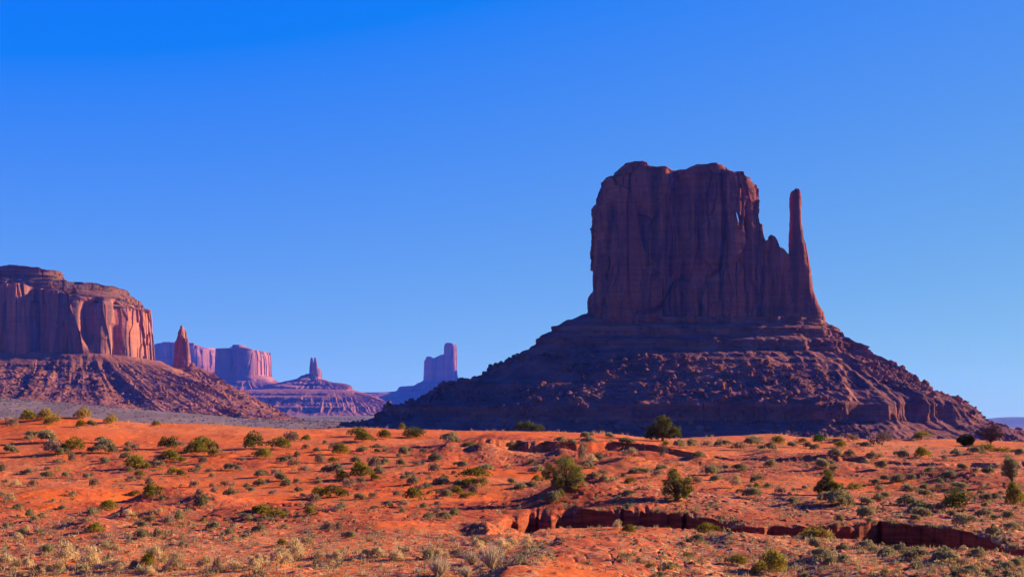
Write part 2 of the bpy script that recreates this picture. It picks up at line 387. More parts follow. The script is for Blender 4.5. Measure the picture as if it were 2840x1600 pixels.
gv = [(1860, 9, 15, 455, 900), (1802, 5, 9, 470, 760), (1760, 9, 7, 560, 860), (1690, 4, 8, 560, 690), (1880, 4, 9, 720, 900), (2050, 2.5, 7, 560, 800), (1845, 4, 8, 540, 760), (1955, 1.6, 4, 480, 640), (1995, 1.6, 4, 470, 880), (2032, 1.6, 5, 475, 620)]
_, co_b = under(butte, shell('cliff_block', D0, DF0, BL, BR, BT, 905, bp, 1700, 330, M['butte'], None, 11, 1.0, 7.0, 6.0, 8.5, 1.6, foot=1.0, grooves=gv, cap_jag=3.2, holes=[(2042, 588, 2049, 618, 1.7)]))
for L_, R_, T_, sd in (([(1698, 480), (1710, 464), (1722, 454)], [(1815, 480), (1812, 466), (1809, 457)], [(1690, 453), (1740, 450), (1765, 448), (1790, 450), (1808, 456), (1816, 458)], 21),
                       ([(1880, 482), (1900, 464), (1914, 458)], [(2036, 482), (2016, 466), (2004, 459)], [(1880, 458), (1915, 457), (1945, 455), (1976, 453), (2003, 457), (2040, 460)], 24)):
    under(butte, shell('caprock', D0, DF0 + 14, L_, R_, T_, 484, superplan(1, 38, 36, 3.2), 420, 40, M['butte'], None, sd, .8, 3., 2.6, 2., 2.2, foot=2., ncap=6, zmin=.9, cap_jag=2.))
# low wall between block and thumb
WL = [(2060, 905), (2060, 660)]
WR = [(2215, 905), (2212, 800), (2205, 700), (2195, 640)]
WT = [(2050, 620), (2097, 625), (2100, 622), (2103, 668), (2121, 664), (2124, 655), (2131, 650), (2142, 652), (2149, 656), (2151, 684), (2165, 688), (2183, 701), (2200, 706), (2230, 712)]
under(butte, shell('connecting_wall', D0 + 4, DF0 + 15, WL, WR, WT, 905, superplan(1, 32, 24, 3.), 620, 220, M['butte'], None, 31, 1.0, 3.5, 2.6, 2.5, 1.0, foot=2.5, cap_jag=2.0, grooves=[(2125, 3, 6, 700, 880), (2080, 3, 5, 700, 880), (2158, 2, 4, 760, 900)]))
# thumb
TL = [(2182, 909), (2184, 800), (2188, 696), (2190, 627), (2190, 558), (2192, 534), (2195, 519)]
TR = [(2291, 912), (2284, 892), (2281, 864), (2270, 845), (2262, 826), (2254, 809), (2250, 782), (2247, 747), (2243, 720), (2236, 692), (2232, 671), (2225, 654), (2222, 613), (2221, 541), (2220, 519)]
TT = [(2180, 524), (2197, 521), (2205, 518), (2214, 516), (2218, 519), (2300, 523)]
under(butte, shell('thumb_spire', D0 - 4, DF0 + 24, TL, TR, TT, 912, superplan(1, 22, 20, 2.6), 460, 330, M['butte'], None, 51, .8, 1.5, 1.0, .9, .7, taper=.45, foot=2., ncap=8))
# small pinnacle beside the block
under(butte, shell('small_pinnacle', D0 - 2, DF0 + 30, [(2101, 690), (2101, 640), (2104, 620)], [(2122, 690), (2117, 640), (2114, 620)], [(2090, 619), (2108, 616), (2125, 620)], 695, superplan(1, 6, 6, 2.4), 120, 70, M['butte'], None, 61, .4, 1., .6, .8, .4, foot=.5, ncap=5))
mp = np.array(superplan(wx(2291, D0) / 2 - wx(1640, D0) / 2 + 2, 50, 46, 2.8)); mcx = (wx(2291, D0) + wx(1640, D0)) / 2
def prof_px(pts, x0, D, sign):
    return [(sign * (wx(p[0], D) - x0), wz(p[1], D)) for p in pts]
XL0, XR0 = wx(1640, D0), wx(2290, D0)
sqz = lambda P: [(2290 + (x - 2290) * (.97 - .13 * min(1, (x - 2290) / 400)), y) for x, y in P]
PL = [(1640, 866), (1622, 874), (1579, 890), (1540, 910), (1537, 917), (1495, 941), (1493, 957), (1465, 974), (1429, 995), (1380, 1019), (1345, 1045), (1305, 1057), (1273, 1063), (1226, 1068), (1222, 1083), (1169, 1111), (1143, 1120), (1076, 1127), (1071, 1150), (1038, 1163), (980, 1179), (900, 1192), (700, 1215), (600, 1260)]
PR = [(2290, 906), (2319, 920), (2331, 939), (2389, 970), (2391, 986), (2430, 1005), (2475, 1031), (2541, 1070), (2562, 1087), (2624, 1103), (2673, 1116), (2685, 1126), (2718, 1149), (2747, 1167), (2800, 1184), (2900, 1200), (3000, 1250)]
PF = [(0, 122), (2, 114), (13, 109), (15, 99), (27, 95), (30, 83), (60, 70), (100, 50), (140, 30), (158, 21), (162, 3), (178, -5), (205, -18), (240, -28), (262, -36)]
PB = [(0, 118), (120, 30), (260, -36)]
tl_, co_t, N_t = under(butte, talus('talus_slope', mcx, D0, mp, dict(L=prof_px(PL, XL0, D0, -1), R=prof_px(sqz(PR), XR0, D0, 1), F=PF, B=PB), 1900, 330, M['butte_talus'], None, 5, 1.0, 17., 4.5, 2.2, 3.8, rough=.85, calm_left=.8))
nu_t = co_t.shape[1]; ok = np.zeros(co_t.shape[:2], bool)
front = (N_t[:, 1] < .15); ok[90:318, :] = front[None, :]
dn = fbm2(co_t[..., 0] * .014, co_t[..., 1] * .014, 3, 77); ok &= (dn > -.1)
sel = np.flatnonzero(ok.ravel()); flatN = co_t
under_r = rubble('talus_rubble', co_t, sel, 7500, .7, 9.0, M['butte_talus'], 8, 'broken red boulders strewn down the slope of the huge dark butte')

# ------------------------------------------------------------------ the long mesa
D1, DF1 = 2700., 2560.
mesa = thing('long_mesa', 'long fluted orange mesa with flat stepped top and wide rubble skirt', 'mesa', (wx(100, D1), D1, wz(990, DF1)))
ML = [(-420, 1010), (-400, 900), (-380, 800)]
MR = [(404, 1010), (401, 980), (398, 924), (396, 872), (394, 845), (388, 836)]
MT = [(-500, 800), (0, 806), (60, 800), (150, 797), (230, 815), (300, 826), (400, 832), (430, 840)]
a_ = np.linspace(0, 2 * np.pi, 900, endpoint=False)
plan1 = superplan(1, 190, 210, 3.2, 900)
plan1[:, 1] -= 70 * np.clip(-(plan1[:, 0] - .45), 0, 2) * (plan1[:, 1] < 0)
mg = [(105, 9, 16, 780, 1000), (185, 10, 18, 780, 1000), (212, 6, 12, 800, 990), (320, 8, 16, 830, 960), (378, 7, 20, 830, 1000), (365, 8, 12, 900, 1000), (250, 8, 10, 900, 1000), (60, 14, 14, 800, 1000), (305, 6, 12, 840, 940)]
_, co_m = under(mesa, shell('cliff_wall', D1, DF1, ML, MR, MT, 1012, plan1, 2000, 230, M['mesa'], None, 71, 1.7, 9., 8., 10., 1.6, vert=.45, foot=5., cap_rise=0, ncap=4, grooves=mg, cap_jag=8.))
# stepped slope above the cliff and the caprock on it
for nm, L_, R_, T_, br, pl, sd, rise, mt in (
    ('upper_ledges', [(-400, 835), (-360, 800), (-330, 776)], [(386, 846), (384, 828), (380, 815), (352, 800), (347, 792), (343, 784)],
     [(-500, 772), (179, 772), (262, 778), (300, 780), (345, 784), (430, 790)], 846, superplan(1, 168, 150, 3.), 81, 0, 'mesa_top'),
    ('caprock', [(-300, 782), (-290, 741)], [(184, 790), (179, 772), (170, 757), (165, 752), (163, 743)],
     [(-400, 742), (0, 741), (40, 738), (86, 733), (159, 741), (200, 742)], 790, superplan(1, 60, 70, 3.), 85, 0, 'mesa_top')):
    under(mesa, shell(nm, D1 + (6 if nm == 'caprock' else 0), DF1 + (70 if nm == 'caprock' else 10), L_, R_, T_, br, pl, 1500, 90, M[mt], None, sd, 1.3, 9., 2.6, 3.0, 3.6 if nm == 'caprock' else 4.5, foot=3. if nm == 'caprock' else 10., taper=.10 if nm == 'caprock' else .28, ncap=6, zmin=.9, cap_jag=5.))
mp1 = plan1.copy(); mp1[:, 0] *= (wx(424, D1) - wx(-420, D1)) / 2; mcx1 = (wx(424, D1) + wx(-420, D1)) / 2
P1R = [(422, 998), (440, 1008), (470, 1022), (500, 1040), (540, 1056), (620, 1082), (680, 1115), (740, 1150), (800, 1165), (860, 1190)]
P1F = [(0, 133), (10, 122), (30, 108), (34, 100), (80, 78), (130, 62), (200, 44), (290, 26), (360, 10), (420, -10)]
_, co_m2, N_m = under(mesa, talus('rubble_skirt', mcx1, D1, mp1, dict(L=P1F, R=prof_px(P1R, wx(422, D1), D1, 1), F=P1F, B=P1F), 1700, 240, M['mesa_talus'], None, 15, 1.6, 30., 7., 2.2, 3.5))
ok = np.zeros(co_m2.shape[:2], bool); ok[30:220] = (N_m[:, 1] < .2)[None]; ok &= co_m2[..., 0] > wx(-60, D1)
rubble('skirt_rubble', co_m2, np.flatnonzero(ok.ravel()), 3000, 1.6, 10., M['mesa_talus'], 18, 'broken orange rock debris strewn on the skirt of the long mesa')

# ------------------------------------------------------------------ lone spire beside the long mesa
D2 = 2900.
spire = thing('rock_spire', 'tall narrow rock spire with a lower finger standing beside the long mesa', 'rock spire', (wx(506, D2), D2, wz(1030, D2)))
SL = [(465, 1050), (472, 1027), (482, 1012), (487, 993), (489, 948), (495, 921), (500, 908), (502, 904)]
SR = [(528, 1050), (525, 1003), (519, 965), (515, 945), (510, 914), (507, 904)]
under(spire, shell('pinnacle', D2, D2 - 15, SL, SR, [(470, 903), (504, 902), (530, 905)], 1055, superplan(1, 24, 24, 2.6), 300, 220, M['mesa'], None, 91, 1.0, 4.5, 4.2, 3.5, 2., taper=.6, foot=2, ncap=6))
under(spire, shell('side_finger', D2 - 6, D2 - 18, [(512, 1040), (514, 1000), (516, 960), (517, 940)], [(528, 1040), (525, 990), (524, 955), (522, 940)], [(505, 940), (520, 938), (530, 941)], 1045, superplan(1, 9, 9, 2.4), 110, 90, M['mesa'], None, 95, .9, 1.2, 1.2, 1., .6, taper=.4, foot=1, ncap=5))
sp = superplan(24, 14, 14, 2.4)
S_R = [(524, 1003), (535, 1015), (565, 1033), (620, 1076), (660, 1102), (717, 1136), (760, 1155), (820, 1180)]
S_L = [(480, 1020), (455, 1038), (430, 1050), (380, 1080), (300, 1180)]
S_F = [(0, 118), (40, 100), (100, 72), (180, 40), (240, 20), (330, -8)]
under(spire, talus('rubble_cone', wx(503, D2), D2, sp, dict(L=prof_px(S_L, wx(480, D2), D2, -1), R=prof_px(S_R, wx(524, D2), D2, 1), F=S_F, B=S_F), 900, 170, M['mesa_talus'], None, 25, 1.7, 16., 4., 2.0, 4.))

# ------------------------------------------------------------------ far buttes
S = 1.35          # these stand 7 to 11.5 km off
def far_butte(name, label, cat, D, shells, plan, cx, profs, seed, tn='rubble_slope', **kw):
    plan = np.array(plan) * S; D *= S; cx *= S; profs = {q: [(u * S, v * S) for u, v in w] for q, w in profs.items()}
    t = thing(name, label, cat, (cx, D, 0))
    for i, (nm, L_, R_, T_, br, pl, nu, nv, a) in enumerate(shells):
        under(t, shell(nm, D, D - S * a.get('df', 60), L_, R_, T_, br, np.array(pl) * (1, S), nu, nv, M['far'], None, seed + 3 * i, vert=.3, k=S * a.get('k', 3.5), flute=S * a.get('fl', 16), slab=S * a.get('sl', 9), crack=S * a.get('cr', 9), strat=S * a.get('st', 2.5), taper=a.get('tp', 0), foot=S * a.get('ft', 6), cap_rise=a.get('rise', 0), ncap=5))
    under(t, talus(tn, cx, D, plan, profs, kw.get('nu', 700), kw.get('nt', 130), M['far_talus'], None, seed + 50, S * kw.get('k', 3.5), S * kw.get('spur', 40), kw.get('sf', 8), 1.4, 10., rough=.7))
    return t
D3 = 6500.
far_butte('flat_topped_butte', 'fluted flat butte with a low raised cap, pink in the distance', 'butte', D3, [
    ('cliff_wall', [(612, 1050), (614, 1000), (616, 972)], [(743, 1050), (742, 1000), (740, 985), (737, 976)], [(600, 971), (640, 970), (701, 970), (736, 975), (760, 978)], 1052, superplan(1, 190, 170, 3.4), 900, 110, dict(fl=26, sl=13, cr=15)),
    ('raised_cap', [(612, 975), (628, 969), (636, 964), (648, 957)], [(735, 978), (701, 969), (690, 963), (678, 957)], [(600, 956), (648, 956), (677, 956), (740, 957)], 980, superplan(1, 100, 100, 2.6), 260, 40, dict(fl=6, sl=3, cr=2, tp=.4, df=90))],
    superplan(wx(742, D3) / 2 - wx(614, D3) / 2, 190, 170, 3.), (wx(742, D3) + wx(614, D3)) / 2,
    dict(R=prof_px([(742, 1041), (757, 1053), (771, 1064), (800, 1078), (850, 1100), (900, 1180)], wx(742, D3), D3, 1), L=[(0, 215), (80, 150), (250, 40), (350, -20)], F=[(0, 215), (60, 175), (130, 150), (220, 110), (330, 70), (520, -20)], B=[(0, 215), (350, -20)]), 110)
D4 = 7600.
far_butte('distant_mesa', 'long low blue mesa in shade behind the narrow spire', 'mesa', D4, [
    ('cliff_wall', [(380, 1060), (410, 1000), (421, 966), (441, 956)], [(640, 1060), (625, 1000), (612, 977)], [(380, 966), (425, 962), (441, 955), (486, 955), (527, 957), (574, 958), (580, 965), (610, 974), (640, 978)], 1065, superplan(1, 260, 240, 3.), 900, 100, dict(fl=40, sl=16, cr=14))],
    superplan(wx(640, D4) / 2 - wx(380, D4) / 2, 260, 240, 3.), (wx(640, D4) + wx(380, D4)) / 2,
    {q: [(0, 240), (90, 170), (260, 80), (520, -20)] for q in 'LRFB'}, 140)
D5 = 6200.
far_butte('twin_tower_butte', 'small butte with two slim towers and a low block on a stepped cone', 'butte', D5, [
    ('left_tower', [(857, 1040), (859, 1014), (862, 992)], [(872, 1040), (869, 1010), (867, 992)], [(850, 992), (880, 992)], 1042, superplan(1, 6, 6, 2.6), 120, 70, dict(k=1.2, fl=.8, sl=.8, cr=.7, st=.3, df=8, ft=0)),
    ('right_tower', [(866, 1040), (869, 1008), (871, 994), (873, 991)], [(885, 1040), (881, 1016), (879, 1003), (877, 992)], [(860, 992), (875, 991), (890, 992)], 1042, superplan(1, 8, 8, 2.6), 140, 70, dict(k=1.2, fl=.9, sl=.9, cr=.8, st=.3, df=8, ft=0)),
    ('low_block', [(856, 1052), (860, 1018)], [(892, 1052), (890, 1030), (889, 1024)], [(850, 1014), (881, 1016), (883, 1022), (892, 1023)], 1056, superplan(1, 34, 30, 3.), 220, 60, dict(k=1.8, fl=5, sl=3, cr=3, st=1, df=30, ft=2))],
    superplan(wx(892, D5) / 2 - wx(856, D5) / 2, 34, 30, 3.), (wx(892, D5) + wx(856, D5)) / 2,
    dict(L=prof_px([(857, 1036), (840, 1042), (820, 1053), (790, 1060), (771, 1064), (740, 1067), (735, 1082), (640, 1100)], wx(857, D5), D5, -1),
         R=prof_px([(891, 1048), (900, 1054), (919, 1062), (947, 1063), (969, 1070), (971, 1081), (1000, 1088), (1060, 1110)], wx(891, D5), D5, 1),
         F=[(0, 215), (30, 200), (60, 180), (64, 172), (110, 160), (116, 140), (200, 120), (300, 110)], B=[(0, 215), (110, 170), (116, 140), (300, 110)]), 170, k=2.4, spur=14, sf=9)
D6 = 8200.
far_butte('castle_butte', 'far blue castle-shaped butte with one high square tower', 'butte', D6, [
    ('high_tower', [(1230, 1062), (1232, 1000), (1233, 960), (1236, 954)], [(1273, 1062), (1268, 1036), (1267, 1000), (1266, 961), (1263, 954)], [(1225, 954), (1243, 951), (1263, 953), (1275, 955)], 1066, superplan(1, 60, 50, 3.4), 260, 110, dict(k=2.6, fl=7, sl=5, cr=5, st=1.5, df=50, ft=4)),
    ('long_wall', [(1175, 1066), (1176, 1030), (1177, 1000)], [(1245, 1066), (1240, 990)], [(1170, 1001), (1181, 998), (1184, 989), (1197, 989), (1201, 995), (1212, 991), (1225, 985), (1240, 983), (1250, 984)], 1068, superplan(1, 55, 45, 3.2), 380, 100, dict(k=2.6, fl=9, sl=5, cr=6, st=1.5, df=50, ft=4))],
    superplan(wx(1272, D6) / 2 - wx(1176, D6) / 2, 60, 50, 3.), (wx(1272, D6) + wx(1176, D6)) / 2,
    dict(L=prof_px([(1176, 1055), (1151, 1070), (1117, 1072), (1113, 1085), (1078, 1089), (1034, 1085), (985, 1083), (960, 1100), (930, 1150)], wx(1176, D6), D6, -1),
         R=prof_px([(1272, 1055), (1290, 1066), (1330, 1090), (1430, 1180)], wx(1272, D6), D6, 1),
         F=[(0, 262), (90, 220), (96, 200), (300, 150), (600, 90), (1000, 0)], B=[(0, 262), (300, 100), (500, 0)]), 210, spur=40, sf=7, k=3.5)
# low banded foothill in front of them
D7 = 5000. * S
hill = thing('banded_foothill', 'broad low foothill of banded purple ledges below the small far buttes', 'foothill', (wx(800, D7), D7, 20))
hp = superplan(210 * S, 60 * S, 80 * S, 2.6)
hR = prof_px([(960, 1076), (1000, 1090), (1040, 1108), (1070, 1122), (1074, 1124), (1130, 1150), (1180, 1170)], wx(960, D7), D7, 1)
hF = [(u * S, v * S) for u, v in [(0, 124), (60, 112), (66, 104), (130, 96), (150, 78), (190, 62), (230, 60), (245, 42), (300, 30), (330, 20), (380, 4)]]
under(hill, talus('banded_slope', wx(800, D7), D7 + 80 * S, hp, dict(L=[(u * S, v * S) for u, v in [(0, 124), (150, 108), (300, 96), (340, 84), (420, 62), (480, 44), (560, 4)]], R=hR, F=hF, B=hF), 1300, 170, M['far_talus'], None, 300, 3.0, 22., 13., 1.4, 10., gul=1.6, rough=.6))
x_, y_ = hp[:, 0] + wx(800, D7), hp[:, 1] + D7 + 80 * S
rr = np.linspace(1, .0, 24)[:, None]; X = wx(800, D7) + rr * hp[None, ::3, 0]; Y = D7 + 80 * S + rr * hp[None, ::3, 1]
Z = 124 * S + 9 * (1 - rr ** 2) + 2.5 * fbm2(X * .02, Y * .02, 4, 4) * np.minimum(1, (1 - rr) * 4)
under(hill, link('rounded_top', mesh_np('rounded_top', np.stack([X, Y, Z], -1).reshape(-1, 3), grid_quads(24, X.shape[1], True), None, False), M['far_talus']))
# far blue mountains on the horizon
xs = np.linspace(3200, 8000, 260); prof = 60 + 26 * fbm2(xs * .0012, xs * 0, 5, 9) ; prof = prof + 22 * np.exp(-((xs - 5480) / 420) ** 2)
rows_ = []
for q in np.linspace(-1, 1, 41):
    e = np.cos(q * np.pi / 2) ** 1.2
    rows_.append(np.stack([xs, 14600 + q * 900 + 0 * xs, -32 + (prof + 32) * e * (1 + .12 * n2(xs * .004, xs * 0 + q * 5, 3))], -1))
tag(link('mountains', mesh_np('mountains', np.array(rows_).reshape(-1, 3), grid_quads(41, 260), None, True), M['ridge']), 'low blue mountain ridge on the far horizon', None, None, 'structure')

D8 = 8450.  # mesa added out of sight to cast shade on the castle butte
far_butte('shading_mesa', 'unseen square mesa added behind the great butte to shade the castle butte', 'mesa', D8, [
    ('cliff_wall', [(1505, 1070), (1510, 1000), (1515, 940)], [(1765, 1070), (1760, 1000), (1755, 940)], [(1500, 942), (1530, 935), (1700, 932), (1770, 940)], 1075, superplan(1, 330, 300, 3.4), 500, 60, dict(fl=26, sl=13, cr=15))],
    superplan(wx(1765, D8) / 2 - wx(1505, D8) / 2, 330, 300, 3.), (wx(1765, D8) + wx(1505, D8)) / 2, {q: [(0, 240), (90, 170), (260, 80), (420, -20)] for q in 'LRFB'}, 410, nu=400, nt=60)

# ------------------------------------------------------------------ the ground, one sheet from the viewpoint to the horizon
YT = np.linspace(8, 700, 4000)
_row = np.interp(YT, [8, 20, 40, 56, 72, 92, 115, 140, 165, 185, 200], [3200, 2600, 1860, 1604, 1503, 1420, 1350, 1282, 1232, 1206, 1195])
_z = (HR - _row) / F * YT
_z = np.where(YT > 198, np.interp(YT, [198, 206, 220, 240, 300, 450, 700], [-.99, -1.1, -2.2, -5.5, -14, -22, -26]), _z)
for _ in range(3): _z = np.convolve(np.pad(_z, 20, 'edge'), np.ones(41) / 41, 'valid')
def crest_row(px):
    return np.interp(px, [-900, 0, 130, 260, 400, 560, 700, 900, 1100, 1400, 1640, 1760, 1900, 2080, 2170, 2260, 2400, 2600, 2840, 3600],
                     [1160, 1160, 1155, 1164, 1172, 1177, 1181, 1186, 1189, 1191, 1199, 1208, 1213, 1209, 1205, 1211, 1214, 1219, 1224, 1228])
def base_z(px, Y):
    z = np.interp(Y, YT, _z)
    z = np.where(Y > 700, np.interp(Y, [700, 1300, 20000], [-26, -29, -33]), z)
    w = sst(115, 196, Y) * (1 - sst(215, 420, Y))
    z = z - (crest_row(px) - 1195) / F * np.minimum(Y, 200) * w
    s = (px - CX) / F
    zA = np.interp(s, [-1.2, -.6, -.374, -.268, -.19, -.11, 0, .1, 1.2], [70, 66, 43, 24, 8, 1, -8, -27, -30])
    zB = np.interp(s, [-1.2, -.6, -.374, -.19, -.11, -.05, .05, .2, 1.2], [80, 70, 50, 26, 27, 22, 0, -26, -30])
    zA = np.where(s > .34, -20, zA) if False else zA
    far = np.where(Y < 2300, zA * sst(1250, 2300, Y) - 26 * (1 - sst(1250, 2300, Y)), 0)
    t = sst(2300, 5800, Y); far = np.where(Y >= 2300, zA * (1 - t) + zB * 1.3 * t, far)
    t = sst(11000, 15000, Y); far = far * (1 - t) - 33 * t
    return np.where(Y > 420, far, z)
def Y_on_base(px, row):
    px = np.atleast_1d(px).astype(float); row = np.broadcast_to(row, px.shape); out = np.zeros(px.shape)
    yy = np.linspace(40, 205, 700)
    for i in range(len(px)):
        r = HR - base_z(np.full(700, px[i]), yy) / yy * F
        out[i] = np.interp(-row[i], -r, yy)
    return out
# the dry wash: far rim row, near rim row, depth (m) along the photo's columns
AX = np.array([-900, 1180, 1290, 1350, 1410, 1480, 1560, 1650, 1800, 1860, 1900, 1990, 2060, 2110, 2140, 2230, 2380, 2430, 2560, 2700, 2770, 2840, 3000, 3700])
AR1 = np.array([1470, 1470, 1470, 1452, 1434, 1422, 1416, 1417, 1418, 1420, 1424, 1434, 1450, 1460, 1455, 1458, 1456, 1452, 1455, 1474, 1492, 1524, 1560, 1580])
AR2 = np.array([1500, 1500, 1500, 1500, 1492, 1474, 1455, 1453, 1455, 1460, 1463, 1470, 1476, 1481, 1486, 1489, 1491, 1502, 1516, 1522, 1526, 1542, 1590, 1600])
AD = np.array([0, 0, 0, 0, .7, 1.3, 1.9, 1.9, 1.9, 1.95, 1.8, 1.6, 1.0, .8, 1.4, 1.4, 1.5, 2.2, 2.7, 2.2, 1.7, .9, .2, 0])
_ap = np.linspace(-900, 3700, 420)
_Y1 = Y_on_base(_ap, np.interp(_ap, AX, AR1)); _Y2 = Y_on_base(_ap, np.interp(_ap, AX, AR2))
def rimY(px):
    x = (px - CX) / F * 90
    j = .35 * n2(x * .45, x * 0, 41) + .16 * n2(x * 1.7, x * 0, 42) + .13 * n2(x * 5, x * 0, 43) + .07 * n2(x * 13, x * 0, 46)
    j = j + .9 * np.clip(1 - np.abs(n2(x * .22, x * 0 + 3, 44)) / .05, 0, 1)
    for cxp, ja in ((1900, 1.2), (2440, 1.3), (1725, .5), (1778, .4), (2120, -.6)): j = j + ja * np.exp(-((px - cxp) / 5) ** 2)
    for cxp, a in ((1470, 1.6), (1530, -1.2), (1420, 1.2), (1385, -1.)): j = j + a * np.exp(-((px - cxp) / 16) ** 2)
    return np.interp(px, _ap, _Y1) + j * sst(1250, 1400, px)
# mounds and hollows: column, row, half width left/right (m), half depth (m), height (m)
MOUNDS = [(1600, 1385, 3.0, 8., 6., 1.7), (1560, 1350, 3., 5., 6., .5), (1330, 1345, 2., 6., 5., .7), (1480, 1375, 4.5, 2.5, 3., -.5),
          (2230, 1395, 3., 6., 4., .55), (2740, 1345, 4., 6., 7., .9), (2790, 1385, 2., 5., 4., .5), (2590, 1320, 3., 8., 6., .7), (2300, 1300, 2.5, 6., 6., .6),
          (1245, 1262, 2., 4., 4., .8), (1340, 1262, 1.2, 3.5, 3.5, .9), (1560, 1265, 1.5, 3., 3.5, .9), (1290, 1278, 1.6, 2., 3., -.5), (1440, 1278, 2.6, 2.2, 3., -.8), (1640, 1262, 2.6, 1.5, 3., -.8),
          (1740, 1290, 2.2, 4., 3.5, .7), (1880, 1290, 1.6, 5., 3., .6), (1790, 1262, 1.5, 3., 3., .6),
          (430, 1385, 1.4, 4., 3.5, .8), (365, 1372, 1.6, 1.4, 2.6, -.7), (380, 1430, 1.2, 3., 2.4, .55), (335, 1425, 1.1, 1., 2.4, -.5), (560, 1400, 1.5, 3., 3., .5), (640, 1435, 1.6, 3., 3., .45), (90, 1375, 1.5, 3., 3., .4), (240, 1465, 1.6, 2.5, 3., .4),
          (100, 1400, 3., 5., 4., .4), (980, 1230, 3, 5, 4, .35), (1360, 1225, 2, 5, 4, .4), (820, 1420, 2.5, 5., 4., .5), (1010, 1465, 3., 4., 4., .4),
          (1350, 1470, 1.4, 3., 2.6, .55), (1420, 1480, .7, 1.6, 2.0, -.5), (1300, 1480, .9, 1.2, 1.6, -.5), (90, 1165, 4, 6, 8, .7), (250, 1170, 3, 5, 6, .4), (2300, 1560, 2, 3, 3, .35), (2050, 1520, 1.5, 3, 3, .3), (2600, 1560, 2, 3, 3, .3)]
_my = [Y_on_base(m[0], m[1])[0] for m in MOUNDS]
def ground_z(px, Y, fine=True):
    px = np.asarray(px, float); Y = np.asarray(Y, float)
    z = base_z(px, Y); x = (px - CX) / F * Y
    near = (Y < 420)
    k = (1 - sst(205, 260, Y)) * sst(20, 45, Y)
    for m, my in zip(MOUNDS, _my):
        mx = (m[0] - CX) / F * my; dx = x - mx
        w = np.where(dx < 0, m[2], m[3]); z = z + m[5] * np.exp(-(dx / w) ** 2 - ((Y - my) / m[4]) ** 2)
    # foreground spur, bare crest, steep on its shaded side
    ridx = np.interp(Y, SPY, SPX); dx = x - ridx
    hh = np.interp(Y, SPY, SPH)
    z = z + hh * np.where(dx < 0, np.exp(-(dx / 2.1) ** 2), np.exp(-(dx / 7.) ** 2))
    # broken bank below the crest
    ys = np.interp(px, _bp, _by) + 2.6 * fbm2(x * .16, x * 0 + 2, 3, 50) + 1.6 * fbm2(x * .5, Y * .12, 3, 52)
    hb = 1.15 * sst(1180, 1260, px) * (1 - .45 * sst(1850, 2300, px)) * (.55 + .6 * n2(x * .12, x * 0 + 7, 51)).clip(.1, 1.2)
    z = z + hb * sst(-1.3, 0, Y - ys) * np.exp(-np.maximum(Y - ys, 0) / 14)
    # dry wash
    Y1 = rimY(px); Y2 = np.interp(px, _ap, _Y2) + .5 * n2(x * .5, x * 0 + 1, 45); D = np.interp(px, AX, AD)
    bw = .34 + .85 * np.clip(n2(px * .011, px * 0 + 2, 47) + .15 * n2(px * .08, px * 0, 48), 0, 1)
    dep = D * sst(Y2 - .6, Y2 + 2.2, Y) * (1 - sst(0, 1, (Y - (Y1 - bw)) / bw) * .999)
    dep = dep * (1 - .35 * np.clip(n2(x * .35, Y * .5, 49), 0, 1))
    nick = np.clip(n2(x * .8, Y * .15, 53) + .8 * n2(x * 2.4, Y * .4, 54) + .1, 0, 1.2) * .28 + .5 * np.clip(n2(x * .17, Y * .0 + 4, 55) - .1, 0, 1)
    z = z - nick * sst(0, .8, D) * np.exp(-np.abs(Y - Y1) / 1.1)
    z = z - np.where(Y < Y1, dep, 0)
    soil = soil_mask(px, Y, x); row_ = HR - base_z(px, Y) / Y * F; calm = 1 - .75 * sst(1440, 1500, row_) * (1 - sst(1400, 1500, px))
    b = fbm2(x * .09, Y * .07, 3, 60) * .38 + fbm2(x * .33, Y * .26, 4, 61) * (.10 + .17 * soil)
    z = z + b * k * (1 - .65 * np.exp(-((Y - (Y1 - 4)) / 9) ** 2) * sst(1350, 1550, px))
    if fine:
        inw = 1.0
        h2 = fbm2(x * 1.3, Y * 1.1, 3, 62) * (.018 + .032 * soil) * calm
        q = fbm2(x * .55 + .3, Y * .4, 3, 63); rl = np.clip(1 - np.abs(q) / .05, 0, 1) * -.10 * soil * calm
        f1, f2, cv = worley2(x * 1.1, Y * .9, 64); lump = np.clip(.26 - f1, 0, 1) * (cv > .72) * .5
        z = z + (h2 + rl + lump * (.5 + .5 * soil)) * k
        far = sst(400, 900, Y)
        z = z + far * (1.6 * fbm2(x * .012, Y * .008, 4, 65) + .5 * np.clip(n2(x * .1, Y * .08, 66), 0, 1)) * (1 - sst(9000, 13000, Y))
    return z
SPP = [(1800, 1464), (1700, 1480), (1645, 1505), (1595, 1550), (1535, 1600), (1455, 1670), (1380, 1740)]
_sy = [Y_on_base(a, b)[0] for a, b in SPP]; _sx = [(a - CX) / F * y for (a, b), y in zip(SPP, _sy)]
_o = np.argsort(_sy); SPY = np.array(_sy)[_o]; SPX = np.array(_sx)[_o]; SPH = np.array([0, 0, .25, .7, 1.1, 1.2, 1.1])[_o]
_bp = np.linspace(-900, 3700, 120); _by = Y_on_base(_bp, np.interp(_bp, [-900, 1100, 1250, 1450, 1700, 1900, 2200, 2500, 2840, 3700], [1262, 1262, 1258, 1254, 1250, 1262, 1282, 1292, 1300, 1310]))
